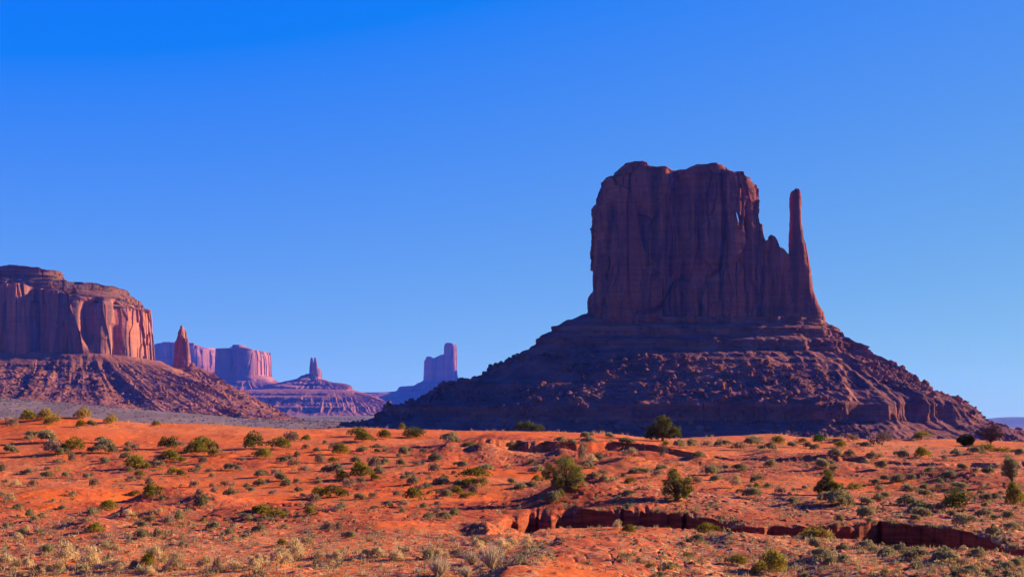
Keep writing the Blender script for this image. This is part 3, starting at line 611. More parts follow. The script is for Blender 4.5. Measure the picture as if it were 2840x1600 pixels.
def soil_mask(px, Y, x):
    row = HR - base_z(px, Y) / Y * F
    m = fbm2(x * .07, Y * .05, 4, 70) * 1.1 + fbm2(x * .3, Y * .25, 3, 71) * .5
    a = -.55 + .75 * sst(1360, 1470, row) + .55 * sst(1500, 2000, px) * sst(1215, 1290, row)
    for cx_, cr, rx, ry, am in ((430, 1400, 190, 70, 1.), (1290, 1265, 140, 30, 1.2), (1560, 1262, 230, 35, 1.1), (1560, 1385, 230, 50, .8), (900, 1440, 260, 30, .7), (2440, 1300, 420, 45, .6), (2200, 1400, 260, 26, .6), (1560, 1560, 380, 60, .9), (250, 1310, 140, 60, .5), (80, 1175, 200, 16, -.2), (1390, 1465, 130, 40, 1.3)):
        a = a + am * np.exp(-((px - cx_) / rx) ** 2 - ((row - cr) / ry) ** 2)
    return np.clip(.5 + (m + a) * 1.3, 0, 1)
# one row family per stretch so that the wall of the wash is finely divided
s_cols = np.concatenate([np.linspace(-1.2, -.46, 50)[:-1], np.linspace(-.46, .46, 1160), np.linspace(.46, 1.2, 50)[1:]])
pxc = CX + s_cols * F
Y1c = rimY(pxc)
rows_ = []
for yy in np.geomspace(10, 48, 26)[:-1]: rows_.append(np.full(len(pxc), yy))
for q in np.linspace(0, 1, 300)[:-1]: rows_.append(1 / ((1 - q) / 48 + q / (Y1c - 1.15)))
for q in np.linspace(0, 1, 34)[:-1]: rows_.append(Y1c - 1.15 + q * 1.15)
for q in np.linspace(0, 1, 400)[:-1]: rows_.append(1 / ((1 - q ** .9) / Y1c + q ** .9 / 212.))
for yy in np.concatenate([np.geomspace(212, 900, 60)[:-1], np.geomspace(900, 5200, 230)[:-1], np.geomspace(5200, 15800, 70)]): rows_.append(np.full(len(pxc), yy))
YY = np.array(rows_); PX = np.broadcast_to(pxc, YY.shape)
ZZ = ground_z(PX, YY); XX = (PX - CX) / F * YY
so = soil_mask(PX, YY, XX) * (YY < 300)
def ground_mat():
    b = NB('desert_ground')
    soil = b.attr('soil'); far = b.attr('far')
    p = b.pos((1, 1, 1))
    n1 = b.noise(.35, p, 5, .6); n_2 = b.noise(3.2, p, 5, .7); n_3 = b.noise(1.1, p, 6, .7, .4)
    sand = b.mix(b.ramp(n1, [(.35, 0.), (.65, 1.)]), (.57, .086, .009), (.66, .120, .014))
    rp = b.n('ShaderNodeTexWave'); rp.inputs['Scale'].default_value = .9; rp.inputs['Distortion'].default_value = 9; rp.inputs['Detail'].default_value = 3; rp.inputs['Detail Scale'].default_value = .6; b.l(b.pos((.25, 1, 1)), rp.inputs['Vector'])
    sand = b.mix(b.math('MULTIPLY', b.ramp(b.noise(.09, p, 6, .65, .5), [(.42, 0.), (.62, 1.)]), .55), sand, (.50, .13, .035))
    sand = b.mix(b.math('MULTIPLY', b.ramp(b.noise(7, p, 3, .8), [(.60, 0.), (.68, 1.)]), .5), sand, (.26, .06, .015))
    red = b.mix(b.ramp(n_3, [(.38, 0.), (.62, 1.)]), (.32, .055, .014), (.50, .088, .020))
    c = b.mix(b.ramp(b.math('ADD', soil, b.math('MULTIPLY', b.math('SUBTRACT', n_3, .5), .9)), [(.35, 0.), (.7, 1.)]), sand, red)
    litter = b.math('MULTIPLY', b.ramp(n_2, [(.50, 0.), (.60, 1.)]), b.attr('litter'))
    c = b.mix(litter, c, (.52, .30, .115))
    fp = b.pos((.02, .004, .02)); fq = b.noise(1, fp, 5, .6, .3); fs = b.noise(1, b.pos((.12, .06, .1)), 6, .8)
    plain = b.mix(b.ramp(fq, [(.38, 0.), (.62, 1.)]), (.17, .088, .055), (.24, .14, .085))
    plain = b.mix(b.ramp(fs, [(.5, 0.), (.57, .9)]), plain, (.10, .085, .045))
    shaded_wall = b.mix(b.ramp(b.noise(1, b.pos((.5, .5, 5)), 5, .7, .3), [(.4, 0.), (.62, 1.)]), (.15, .032, .011), (.30, .066, .022)); c = b.mix(b.attr('cut'), c, shaded_wall); c = b.mix(far, c, plain)  # wash wall: same earth made darker, its shade put into the colour
    b.col(c); b.bump(b.math('ADD', b.noise(6, p, 4, .75), b.math('MULTIPLY', rp.outputs[1], .35)), .6, .09)
    return b.m
M['ground'] = ground_mat()
rowim = HR - ZZ / YY * F
lit_ = np.clip(.2 + 1.1 * sst(1400, 1530, rowim) * (1 - .7 * sst(1480, 1560, PX)) + .3 * sst(1500, 2000, PX) + .9 * fbm2(XX * .08, YY * .06, 3, 80), 0, 1) * (YY < 300)
wall_shade = ((YY < Y1c + .01) & (YY > Y1c - 1.3)) * np.interp(pxc, AX, AD).clip(0, 1)  # mask of the wash wall where shade is painted into the colour
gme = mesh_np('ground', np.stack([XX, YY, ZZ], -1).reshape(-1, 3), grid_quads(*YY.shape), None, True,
              dict(soil=so, far=sst(215, 330, YY), litter=lit_, cut=wall_shade))
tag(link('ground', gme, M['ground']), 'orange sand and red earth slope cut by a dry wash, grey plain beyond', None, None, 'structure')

def place(px, row):
    """points of the ground seen at these photo columns and rows"""
    px = np.asarray(px, float); row = np.asarray(row, float); n = len(px)
    yy = 1 / np.linspace(1 / 52, 1 / 203, 150); lo = np.zeros(n); st = np.ones(n)
    g = ground_z(np.broadcast_to(px[:, None], (n, 150)), np.broadcast_to(yy, (n, 150)), False)
    r = HR - g / yy * F; hit = r <= row[:, None]
    first = np.where(hit.any(1), hit.argmax(1), np.argmin(r, 1)); prev = np.maximum(first - 1, 0); i = np.arange(n)
    ra, rb = r[i, prev], r[i, first]; t = np.clip((ra - row) / np.maximum(ra - rb, 1e-6), 0, 1)
    Y = yy[prev] + (yy[first] - yy[prev]) * t
    return (px - CX) / F * Y, Y, ground_z(px, Y)

# ------------------------------------------------------------------ plants
def leaf_mat(name, dark, light, var=.25):
    b = NB(name); a = b.attr('v'); inf = b.n('ShaderNodeObjectInfo').outputs['Random']
    c = b.mix(a, dark, light)
    h = b.n('ShaderNodeHueSaturation'); b.l(c, h.inputs['Color']); b.l(b.math('ADD', b.math('MULTIPLY', inf, var * 2), 1 - var), h.inputs['Value'])
    b.col(h.outputs[0])
    tr = b.n('ShaderNodeBsdfTranslucent'); b.l(h.outputs[0], tr.inputs[0]); mx = b.n('ShaderNodeMixShader'); mx.inputs[0].default_value = .35
    b.l(b.bs.outputs[0], mx.inputs[1]); b.l(tr.outputs[0], mx.inputs[2]); b.l(mx.outputs[0], b.out.inputs['Surface']); return b.m
M['sage'] = leaf_mat('sagebrush_leaf', (0.170, 0.133, 0.046), (0.426, 0.322, 0.116))
M['grey'] = leaf_mat('grey_twigs', (0.185, 0.104, 0.050), (0.425, 0.259, 0.122))
M['olive'] = leaf_mat('olive_leaf', (0.099, 0.083, 0.011), (0.355, 0.252, 0.026))
M['yellow'] = leaf_mat('yellow_brush', (0.176, 0.114, 0.018), (0.458, 0.299, 0.053))
M['dry'] = leaf_mat('dry_brush', (0.389, 0.238, 0.080), (0.785, 0.528, 0.211))
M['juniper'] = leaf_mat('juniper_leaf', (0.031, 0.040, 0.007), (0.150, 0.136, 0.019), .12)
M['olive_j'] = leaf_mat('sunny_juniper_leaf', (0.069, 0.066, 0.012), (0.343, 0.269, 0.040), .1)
M['fresh'] = leaf_mat('fresh_green_leaf', (0.044, 0.075, 0.009), (0.141, 0.211, 0.026), .1)
M['palebare'] = leaf_mat('pale_twigs', (0.340, 0.221, 0.105), (0.660, 0.460, 0.236), .1)
M['bark'] = leaf_mat('grey_bark', (0.123, 0.076, 0.045), (0.308, 0.210, 0.127), .1)
M['bare'] = leaf_mat('bare_twigs', (0.088, 0.053, 0.037), (0.229, 0.150, 0.101), .1)

def leaf_tris(P, size, rs, up=.0, thin=.55):
    n = len(P); d = rs.normal(size=(n, 3)); d[:, 2] += up; d /= np.linalg.norm(d, axis=1)[:, None]
    e = np.cross(d, rs.normal(size=(n, 3))); e /= np.linalg.norm(e, axis=1)[:, None]
    s = size * rs.uniform(.6, 1.3, n)[:, None]
    return np.stack([P - d * s * .6 - e * s * thin * .5, P - d * s * .2 + e * s * thin * .6, P + d * s], 1).reshape(-1, 3)
def finish(name, V, vals, mat):
    t = np.arange(len(V)).reshape(-1, 3)
    me = mesh_np(name, V, None, t, False, dict(v=np.repeat(vals, 3))); me.materials.append(mat); return me
def dome(name, mat, seed, n=900, h=.55, clumps=9, size=.075, up=.6, fill=.75):
    """rounded desert bush one metre wide: leaves on several overlapping clumps"""
    rs = np.random.RandomState(seed); a = rs.uniform(0, 6.28, clumps); r = np.sqrt(rs.uniform(0, 1, clumps)) * .30
    cx, cy = r * np.cos(a), r * np.sin(a); cr = rs.uniform(.15, .24, clumps); cz = h * rs.uniform(.25, .72, clumps) * (1 - r * 1.2)
    i = rs.randint(0, clumps, n); d = rs.normal(size=(n, 3)); d /= np.linalg.norm(d, axis=1)[:, None]; d[:, 2] = np.abs(d[:, 2]) * 1.1 - .25
    q = rs.uniform(fill, 1.05, n)[:, None]
    P = np.stack([cx[i], cy[i], cz[i]], 1) + d * cr[i][:, None] * q; P[:, 2] = np.maximum(P[:, 2] * 1.0, .01)
    cv = rs.uniform(.1, .9, clumps)[i] * .5 + rs.uniform(0, .5, n)
    return finish(name, leaf_tris(P, size, rs, up), cv, mat)
def spiky(name, mat, seed, n=420, h=.75, lean=.9, w=.011):
    """fan of fine upright stems with side twigs"""
    rs = np.random.RandomState(seed); V, c = [], []
    for k in range(n):
        a = rs.uniform(0, 6.28); l = rs.uniform(.3, 1) ** .6; t = rs.uniform(0, lean) ** .8 * .62
        b = np.array([math.cos(a) * .05, math.sin(a) * .05, 0]); d = np.array([math.cos(a) * math.sin(t * 1.5), math.sin(a) * math.sin(t * 1.5), math.cos(t * 1.5) * h / .62])
        s = rs.uniform(.25, .6) if rs.rand() < .6 else 0; p0 = b + d * s * .55; p1 = b + d * l * .55 + rs.normal(size=3) * .035
        e = np.cross(p1 - p0, rs.normal(size=3)); e /= np.linalg.norm(e); V += [p0 - e * w, p0 + e * w, p1]; c.append(rs.uniform(0, 1))
    return finish(name, np.array(V), np.array(c), mat)
PRO = {
    'B': [dome('bare_bush', M['bare'], 97, 520, .55, 10, .05, 1.6, .4)],
    's': [dome('sagebrush', M['sage'], 10 + i, 950, .50 + .05 * (i % 3), 8 + i) for i in range(5)],
    'g': [dome('grey_brush', M['grey'], 30 + i, 620, .45, 8, .06, 1.0) for i in range(3)],
    'o': [dome('olive_bush', M['olive'], 50 + i, 950, .50 + .06 * i, 9 + i, .06, .9) for i in range(4)],
    'y': [dome('yellow_bush', M['yellow'], 60 + i, 700, .38, 10, .06, .9) for i in range(2)],
    't': [dome('dry_bush', M['dry'], 70 + i, 900, .62, 9, .05, 1.6, .45) for i in range(4)],
    'd': [dome('dark_green_bush', M['juniper'], 80 + i, 1300, .62, 12, .05, .4) for i in range(2)],
    'f': [dome('fresh_green_bush', M['fresh'], 90, 1500, .8, 12, .05, .4)],
    'b': [spiky('bare_bush', M['palebare'], 95 + i, 330, .8, 1.0) for i in range(2)],
}
KN = {'s': ('sagebrush', 'grey-green sagebrush', 'sagebrush'), 'g': ('grey_brush', 'grey leafless brush clump', 'brush'), 'o': ('olive_bush', 'olive green desert bush', 'bush'),
      'y': ('yellow_bush', 'low yellowish bush', 'bush'), 't': ('dry_bush', 'straw-coloured dry bush', 'dry bush'), 'd': ('dark_green_bush', 'dark green juniper bush', 'bush'),
      'f': ('fresh_green_bush', 'bright fresh green round bush', 'bush'), 'b': ('bare_bush', 'bare brown twiggy bush', 'bare bush')}
# columns and rows as read off four enlargements: kind x,y(base),width[,height ratio]
ZA = (0, 1130, .3239, """o250,125,130 y400,105,130 o430,145,100 y700,105,150 y945,140,140 o1330,160,60 g80,165,120 o680,168,80 s780,160,80 s270,262,110 s230,275,60 s395,300,150 s80,390,90 g400,400,200 o600,400,150,.7 s520,410,90 g620,460,80,.8 g710,420,60 s860,305,90 s880,395,170 s780,385,80 g485,490,80 s1090,340,80 g1155,362,60,.7 s1080,375,60 s1060,440,90 d1430,360,130,.65 g1530,335,90 s1710,300,80 o1740,370,150 o1640,415,170 y1840,410,90 o1450,465,140 o1555,465,60 g1745,480,90 g1350,465,90 o1150,530,170 s1100,555,70 o1180,595,90 y1250,520,100 g1110,630,70 g1190,625,60 s900,480,70 s880,460,60 g1280,665,90,.7 s1350,515,80 o1470,570,90 o1545,585,80 g1650,565,90 s1700,520,50 s1965,540,90 g2045,535,80 g2080,460,60 d2160,360,140,.8 o2200,420,70 g1790,560,60 g1800,600,60 g1650,685,80 g1800,680,60 g1690,765,100,.7 g1815,730,80 g1915,675,70 s1965,760,90 s2105,695,60 s2140,720,60 o1290,770,130,.7 o1140,760,70 s1390,780,50 s1720,860,100,.8 s1780,790,50 o920,885,150,.5 s790,925,90 s240,945,80,.8 t345,935,70 s290,970,80 s140,865,60 s530,870,60 s455,810,40,.8 t600,755,60 t60,800,110 t20,750,60 g270,675,90 t30,660,80 t130,672,70 s240,570,70 s390,605,80 s565,595,70 s750,610,90 s400,535,50 g185,575,60 s10,560,60,1 g810,675,90 g600,625,40 t1340,910,60 s1525,970,80,.9 g1440,1005,110,.7 s1270,985,90 s1195,1030,80 t1100,935,100 o1745,970,60 s1820,1045,110 s1960,1090,80 s2080,1120,70 o2190,900,90 s2195,1060,80 s2125,965,70 g2070,940,60 o780,1070,120 s1210,1125,110 s1340,1100,70,.7 s395,1255,120 s60,1030,90 t150,1140,80 t310,1080,70 t220,1060,50 s180,1090,90 s730,985,50 t60,1390,170,.6 t245,1390,90,.8 t380,1385,90 t545,1350,180,.65 t495,1410,110,.8 t735,1380,150,.75 t650,1390,90 t900,1400,170,.4 t1000,1410,100,.7 g1130,1380,120 o1240,1380,130,1 t1340,1370,170,.9 t1480,1400,150,.7 t1740,1385,120,.8 g1860,1420,80,1.4 t2000,1400,120 t2190,1400,130,.8 t900,1210,90 t1280,1430,80 g150,1445,80 t330,1440,100""")
ZB = (700, 1130, .3239, """o225,360,180,.45 g350,300,150,.5 o445,290,80 o90,440,130 o900,250,150,.4 o970,300,180,.5 o1120,270,140,.5 d1370,265,200,.42 o1280,160,60,.7 o755,410,160,.5 g700,370,90 g555,480,100,.65 o690,470,90,.5 g345,510,90,.7 s320,460,60 s250,475,80 g450,355,60 s550,385,70 g370,420,70 g625,310,60 s940,380,110,.4 s880,480,120,.5 s1065,340,50 s1070,380,50 g1140,385,50 s1310,420,90,.7 s1270,500,100,.6 g1240,430,60 g1400,500,60 g1450,490,60 s1570,460,90,.6 g1460,395,60 s1690,310,130 o1870,320,90,.4 g1570,555,110 s1780,520,90 s1990,555,140,.4 s1130,480,90 g1060,520,130,.6 s1080,560,90 o950,620,170,.6 o1060,620,70 g920,640,60 o760,625,130,.5 s630,545,80 s715,545,110,.5 s745,560,60 g445,555,80 s70,600,90 s235,630,80,.7 g200,575,80 s60,670,80 s280,685,80,.7 s385,720,70 g370,645,60 s565,650,50 s560,610,40 g830,680,110 g905,710,60 s1300,620,70 g1350,595,80 s1380,665,80,.8 t1500,630,60 s1640,610,70 s1620,650,110,.4 g1720,570,50 o1880,610,220,.3 o1850,680,140,.45 y1940,670,110,.6 s1760,680,90 o1750,750,120,.6 g1900,740,90,.7 o1840,775,90,.4 s1640,780,100 o1520,740,60 s1490,690,80 g1430,715,70 g1240,755,90 o1390,800,130,.6 s1340,740,60 g1035,775,70 s915,790,80 o700,770,180,.45 o590,780,150,.5 g540,820,130,.5 o500,920,100,.7 g490,860,70 g175,750,70 s430,765,60 g765,810,50 s760,865,70 s1155,850,80 t1290,850,80 s1470,855,70 g1595,830,90,.4 s1280,900,60 s1045,865,70,.4 g700,890,110,.35 o90,910,170,.35 o200,940,110,.45 o120,950,80,.4 g275,920,70,.7 s55,1060,110,.5 g150,985,60 s1500,950,90,.5 s1640,965,100,.6 g1580,905,70 s1725,945,80,.8 t270,1030,50 g730,1050,80,.9 g640,1050,110,.5 s820,1130,90,.6 t460,1190,110,.6 o260,1185,80,.6 t1010,1160,70 g1970,1180,200,.35 t2150,1240,140,.7 s1500,1310,90,1 t1620,1300,90,.7 t1240,1320,100,.6 t1090,1285,130,.6 t1000,1285,90 t670,1345,140,.6 t200,1340,180,.6 t80,1360,130,.6 t280,1360,110,.8 t370,1300,130,.8 g1750,1265,110,.5 b1880,1350,130,.8 b2050,1380,200,.8 b1600,1450,180,.7 b1830,1450,150,.7 t590,1300,90 t1950,1240,120,.7""")
ZC = (1400, 1130, .3239, """d170,190,130,.5 d280,192,130,.4 s705,270,80 s900,255,70,.5 s720,310,110,.4 s60,320,110,.3 s140,318,90,.35 s480,310,100 s580,315,70 s370,310,60 s1050,330,120,.35 y1390,330,80,.6 s1500,350,100 s1600,345,90 g1740,340,90 s1870,330,110,.4 g2000,370,110,.6 s2130,330,150,.4 s2200,360,60 b1350,440,100,1 s815,450,90,.5 t1045,430,130,.4 t750,475,80 s705,520,100,.6 s1340,540,100,.5 s1660,440,120,.4 s1780,580,160,.45 s1820,630,90,.5 s270,560,110,.4 s760,610,90,.5 s850,635,70,.8 g840,585,80 s55,655,70,.7 s130,695,90,.45 s230,675,100,.4 o260,640,70,.7 o1080,655,90,.5 g1010,595,60 s1140,560,150,.3 s1220,555,70 g1290,600,80 g1640,650,120,.5 s1890,515,50 s2020,545,100,.5 t1970,690,90,.8 g2100,690,60 o2170,690,70,.7 s2160,640,90 s2100,775,170,.4 g1770,835,50 s1070,755,90,.5 s1050,855,70,.5 s420,820,110,.7 o470,790,80,.9 o1050,1080,110,.55 t960,1040,90,.7 o1745,1075,200,.4 s1660,1145,90,.55 o1560,1285,90,.5 o1990,1345,140,.5 o1430,1380,90,.5 o1255,1365,80,.4 s1350,1445,90,.5 o2190,1440,120,.8 s230,480,50,.9 t20,510,50 g650,460,80,1.4 g1150,1050,100,.3 t180,1170,110,.6 t40,1220,110,.7""")
ZD = (2120, 1130, .3239, """o120,320,110,.5 s240,340,90 o330,300,80,.4 s380,350,80 s440,360,70 s60,370,80,.7 f480,320,120,.65 o670,345,100,.4 s610,410,110,.6 s740,410,80 s860,340,90,.4 b1020,335,200,.45 o1370,265,130,.4 s930,440,70 g990,440,60 s1180,440,120,.6 o1380,430,140,.6 g1540,450,70,.6 s1650,410,80 s1800,400,100 s500,520,100,.6 s60,510,110 s580,490,60 s1000,540,90,.8 s870,480,50 s2180,420,80,.6 y1900,375,170,.35 s1850,400,110 y2040,385,150,.35 s30,680,70 s345,700,60 g140,740,80 g260,715,50 g210,745,50 s640,840,230,.45 s250,830,110,.5 y780,700,120,.35 s950,660,90 s1050,630,80 g980,720,90 s1040,770,70 s980,805,80,.7 s880,830,110,.55 s840,880,60,.8 s900,945,150,.5 g1020,890,80 s1240,840,140,.5 s1360,880,160,.4 s1370,760,130,.45 s1240,710,110,.4 s1380,700,80 s1350,950,200,.45 s1310,975,90,.6 g1500,895,80,.7 g1520,700,90 s1680,690,130,.35 d1660,885,270,.66 s1620,940,80 s1730,1030,140,.6 s1690,960,70 s1900,930,140,.4 s2090,945,90 s1990,960,80 s1900,805,100 s1890,860,60,.7 g1860,740,60 g2030,740,50 s1980,770,70 s1970,1100,110,.8 g1860,970,50 s2130,1050,130,.4 s895,1000,60,.7 s650,980,80,.6 s440,1210,110,.8 s500,1290,200,.4 s675,1225,80,.6 s570,1340,90 s880,1210,170,.45 s940,1240,90 s1060,1270,130,.5 s1170,1250,130,.65 s1310,1295,180,.45 s1320,1375,120,.45 s1550,1245,80 s1580,1320,180,.5 t1710,1230,80 s1840,1280,120,.55 t2020,1220,80 s2130,1250,70 y320,1105,70 y490,1135,210,.4 g150,1295,80,.6 g830,1130,70 s2010,1350,80,.6 s2100,1380,110,.5 s2180,1370,100,.6 g1710,1350,80 y1050,1430,90,.6 s360,1445,60 s1790,1420,110,.5 s1680,1440,150,.45 s1930,1440,110,.6 s2090,1440,100 s2200,1415,60 s700,1310,60,.7 s600,540,60 s1150,640,90,.6 s1260,620,80 s1420,560,70 s1600,590,110,.4 s1500,640,80 s1700,530,70 g1800,560,80 s1930,560,90 o80,1445,200,.7 o2180,880,150,1.25 s620,300,90,.3 g760,290,80""")
ITEMS = []
for x0, y0, kz, txt in (ZA, ZB, ZC, ZD):
    for it in txt.split():
        q = it[1:].split(','); ITEMS.append((it[0], x0 + float(q[0]) * kz, y0 + float(q[1]) * kz, float(q[2]) * kz, float(q[3]) if len(q) > 3 else .55))
def where(px, row, cr):
    col = ('under the long mesa', 'under the rock spire', 'under the flat butte', 'under the twin towers', 'under the castle butte', 'beside the left juniper', 'between the two junipers', 'under the great block', 'under the thumb spire', 'under the far shoulder', 'near the bare tree')[
        int(np.searchsorted([430, 600, 770, 940, 1240, 1600, 1850, 2060, 2300, 2560], px))]
    ln = ('on the crest', 'on the upper slope', 'on the middle slope', 'on the lower slope', 'beside the dry wash', 'in the front strip')[int(np.searchsorted([cr + 22, 1272, 1345, 1425, 1530], row))]
    return ln, col
ORD = ['leftmost', 'second from left', 'third from left', 'fourth from left', 'fifth from left', 'sixth from left', 'seventh from left', 'eighth from left', 'ninth from left', 'tenth from left', 'eleventh from left', 'twelfth from left', 'thirteenth from left']
px = np.array([i[1] for i in ITEMS]); rw = np.array([i[2] for i in ITEMS]); X, Y, Z = place(px, rw); cr_ = crest_row(px)
rs = np.random.RandomState(4); groups = {}
for n, (kd, x, r, w, hr) in enumerate(ITEMS):
    wm = w / F * Y[n] * (1.5 if kd == 't' else 1.34) * rs.uniform(.84, 1.2); pk = PRO['B' if kd == 'b' and r < 1300 else kd]; me = pk[rs.randint(len(pk))]
    nm, desc, cat = KN[kd]
    o = bpy.data.objects.new(nm, me); C.objects.link(o); hp_ = float(max(v.co.z for v in me.vertices)) if '_h' not in me else me['_h']
    me['_h'] = hp_
    o.location = (X[n], Y[n] + wm * .25, Z[n] - .03); o.scale = (wm / .92, wm / .92 * rs.uniform(.8, 1.1), wm * hr * 1.1 / hp_)
    o.rotation_euler = (0, 0, rs.uniform(-.5, .5) + (3.14159 if rs.rand() < .5 else 0))
    size = 'large' if w > 42 else ('middling' if w > 26 else 'small')
    ln, col = where(x, r, cr_[n]); groups.setdefault((kd, size, ln, col), []).append((x, o))
    o['category'] = cat
for (kd, size, ln, col), L in groups.items():
    L.sort(key=lambda t: t[0])
    for i, (x, o) in enumerate(L):
        t = f'{size} {KN[kd][1]} {ln} {col}'
        if len(L) > 1: t = t + ', ' + ('rightmost' if i == len(L) - 1 else ORD[min(i, 12)])
        o['label'] = t; o['group'] = {'s': 'sagebrush dotted over the slope', 'g': 'grey brush dotted over the slope', 'o': 'olive bushes on the slope', 'y': 'yellow bushes on the slope', 't': 'dry straw-coloured bushes', 'd': 'dark green bushes', 'f': 'green bushes', 'b': 'bare twiggy bushes'}[kd]

# ------------------------------------------------------------------ trees: trunk with limbs, crown of leaf clumps
def tube(V, T, p, q, r0, r1, o, n=6):
    p, q = np.array(p, float), np.array(q, float); d = q - p; d /= np.linalg.norm(d); a = np.cross(d, (.3, .2, .9)); a /= np.linalg.norm(a); b = np.cross(d, a)
    for c, r in ((p, r0), (q, r1)):
        for k in range(n): V.append(c + r * (a * math.cos(6.2832 * k / n) + b * math.sin(6.2832 * k / n)))
    for k in range(n):
        k2 = (k + 1) % n; T += [(o + k, o + k2, o + n + k2), (o + k, o + n + k2, o + n + k)]
    return o + 2 * n
def tree(name, label, cat, px_, row_, wpx, hpx, lobes, mat, seed, leaves=9000, size=.10, bare=False, group=None, lean=0.):
    x, y, z = [float(v[0]) for v in place([px_], [row_])]; w, h = wpx / F * y, hpx / F * y; rs = np.random.RandomState(seed)
    root = thing(name, label, cat, (x, y + .1, z - .06), group)
    V, T, o = [], [], 0; base = np.array([0, 0, 0.]); fork = np.array([lean * w, 0, h * .22])
    o = tube(V, T, base, fork, .055 * h, .04 * h, o)
    cl, cr = [], []
    for (u, v, r) in lobes:
        for dpt in ((0.,) if r < .1 else (-.55, 0., .55)):
            c = np.array([u * w, dpt * w * .5 * (1 - abs(u)) + rs.normal() * .04 * w, v * h]); cl.append(c); cr.append(r * 1.10 * w * rs.uniform(.85, 1.1) * (1 if dpt == 0 else .8))
            m = fork + (c - fork) * .5 + rs.normal(size=3) * .05 * w; o = tube(V, T, fork * rs.uniform(.6, 1), m, .028 * h, .018 * h, o, 5); o = tube(V, T, m, c, .018 * h, .006 * h, o, 5)
            for _ in range(7 if not bare else 26):
                d = rs.normal(size=3); d[2] = abs(d[2]) * .7; d /= np.linalg.norm(d); s = m + (c - m) * rs.uniform(.2, 1); e = s + d * cr[-1] * rs.uniform(.6, 1.0); o = tube(V, T, s, e, .0045 * h + .004, .0012 * h + .002, o, 3)
                if bare:
                    for _ in range(5):
                        d2 = d + rs.normal(size=3) * .55; d2 /= np.linalg.norm(d2); s2 = s + (e - s) * rs.uniform(.3, .95); o = tube(V, T, s2, s2 + d2 * cr[-1] * rs.uniform(.25, .6), .0022 * h + .002, .001 * h + .001, o, 3)
    V = np.array(V); V[:, 2] = np.maximum(V[:, 2], -.2)
    me = mesh_np('trunk', V, None, T, False, dict(v=rs.uniform(0, 1, len(V)))); link('trunk', me, M['bare'] if bare else M['bark'], root)
    cl, cr = np.array(cl), np.array(cr)
    if not bare:
        # small tufts on each lobe, leaves on each tuft
        nt2 = 14; tc, tr, tv = [], [], []
        for c, r in zip(cl, cr):
            d = rs.normal(size=(nt2, 3)); d /= np.linalg.norm(d, axis=1)[:, None]; tc.append(c + d * r * rs.uniform(.45, 1.0, nt2)[:, None] * (1, 1, .9)); tr.append(r * rs.uniform(.22, .4, nt2)); tv.append(rs.uniform(0, .75, nt2))
        tc, tr, tv = np.concatenate(tc), np.concatenate(tr), np.concatenate(tv); i = rs.choice(len(tc), leaves, p=tr ** 2 / (tr ** 2).sum())
        d = rs.normal(size=(leaves, 3)); d /= np.linalg.norm(d, axis=1)[:, None]; P = tc[i] + d * tr[i][:, None] * rs.uniform(.3, 1.1, leaves)[:, None]; P[:, 2] = np.maximum(P[:, 2], .02)
        link('crown', finish('crown', leaf_tris(P, size, rs, .5, .5), np.clip(tv[i] + rs.uniform(0, .35, leaves), 0, 1), mat), None, root)
    return root
J = M['juniper']
tree('juniper_tree', 'largest ragged juniper on the mound left of the wash, open limbs showing', 'juniper tree', 1562, 1360, 128, 102,
     [(-.36, .42, .15), (-.30, .62, .12), (-.14, .50, .15), (-.05, .75, .15), (.06, .88, .13), (.18, .72, .15), (.30, .55, .15), (.38, .36, .13), (.15, .42, .15), (-.05, .28, .14), (.25, .2, .12), (-.2, .22, .1)], M['olive_j'], 201, 10500, .08, lean=.06)
tree('juniper_tree', 'upright full juniper casting a long shadow above the dry wash', 'juniper tree', 1878, 1388, 98, 90,
     [(-.10, .80, .17), (.02, .62, .2), (-.26, .55, .17), (.30, .62, .13), (.38, .72, .09), (-.3, .3, .17), (.1, .35, .2), (.36, .38, .15), (.0, .15, .16), (-.12, .93, .10), (.25, .18, .15)], M['olive_j'], 202, 10500, .08)
tree('juniper_tree', 'dark juniper alone on the crest in front of the great butte', 'juniper tree', 1838, 1222, 102, 74,
     [(-.3, .42, .17), (-.12, .62, .17), (.02, .82, .15), (.14, .62, .15), (.36, .42, .14), (.42, .26, .10), (-.36, .2, .12), (-.05, .3, .18), (.2, .3, .14)], J, 203, 14000, .13)
tree('juniper_tree', 'green pointed juniper rising from a clump of sagebrush', 'juniper tree', 2300, 1372, 84, 72,
     [(-.02, .85, .15), (-.05, .65, .18), (-.2, .45, .18), (.12, .4, .2), (.34, .32, .14), (-.36, .3, .15), (.0, .2, .2)], M['olive_j'], 204, 12000, .085)
tree('juniper_tree', 'thin leaning juniper with a bare trunk near the right edge', 'juniper tree', 2804, 1345, 50, 86,
     [(-.1, .82, .28), (-.25, .62, .26), (.12, .65, .26), (-.28, .42, .22), (.1, .45, .25)], M['sage'], 205, 7000, .08, lean=.12)
tree('juniper_tree', 'compact dark green juniper on the crest beside the bare tree', 'juniper tree', 2680, 1236, 52, 34,
     [(-.28, .5, .2), (0, .68, .22), (.28, .55, .2), (-.1, .3, .2), (.2, .25, .2)], J, 206, 8000, .12)
tree('bare_tree', 'leafless brown tree with a wide fine-twigged crown on the crest', 'bare tree', 2748, 1234, 88, 64,
     [(-.34, .5, .16), (-.2, .72, .17), (.02, .82, .17), (.22, .72, .17), (.36, .48, .15), (0, .52, .2), (-.15, .4, .15), (.18, .4, .15)], J, 207, bare=True)

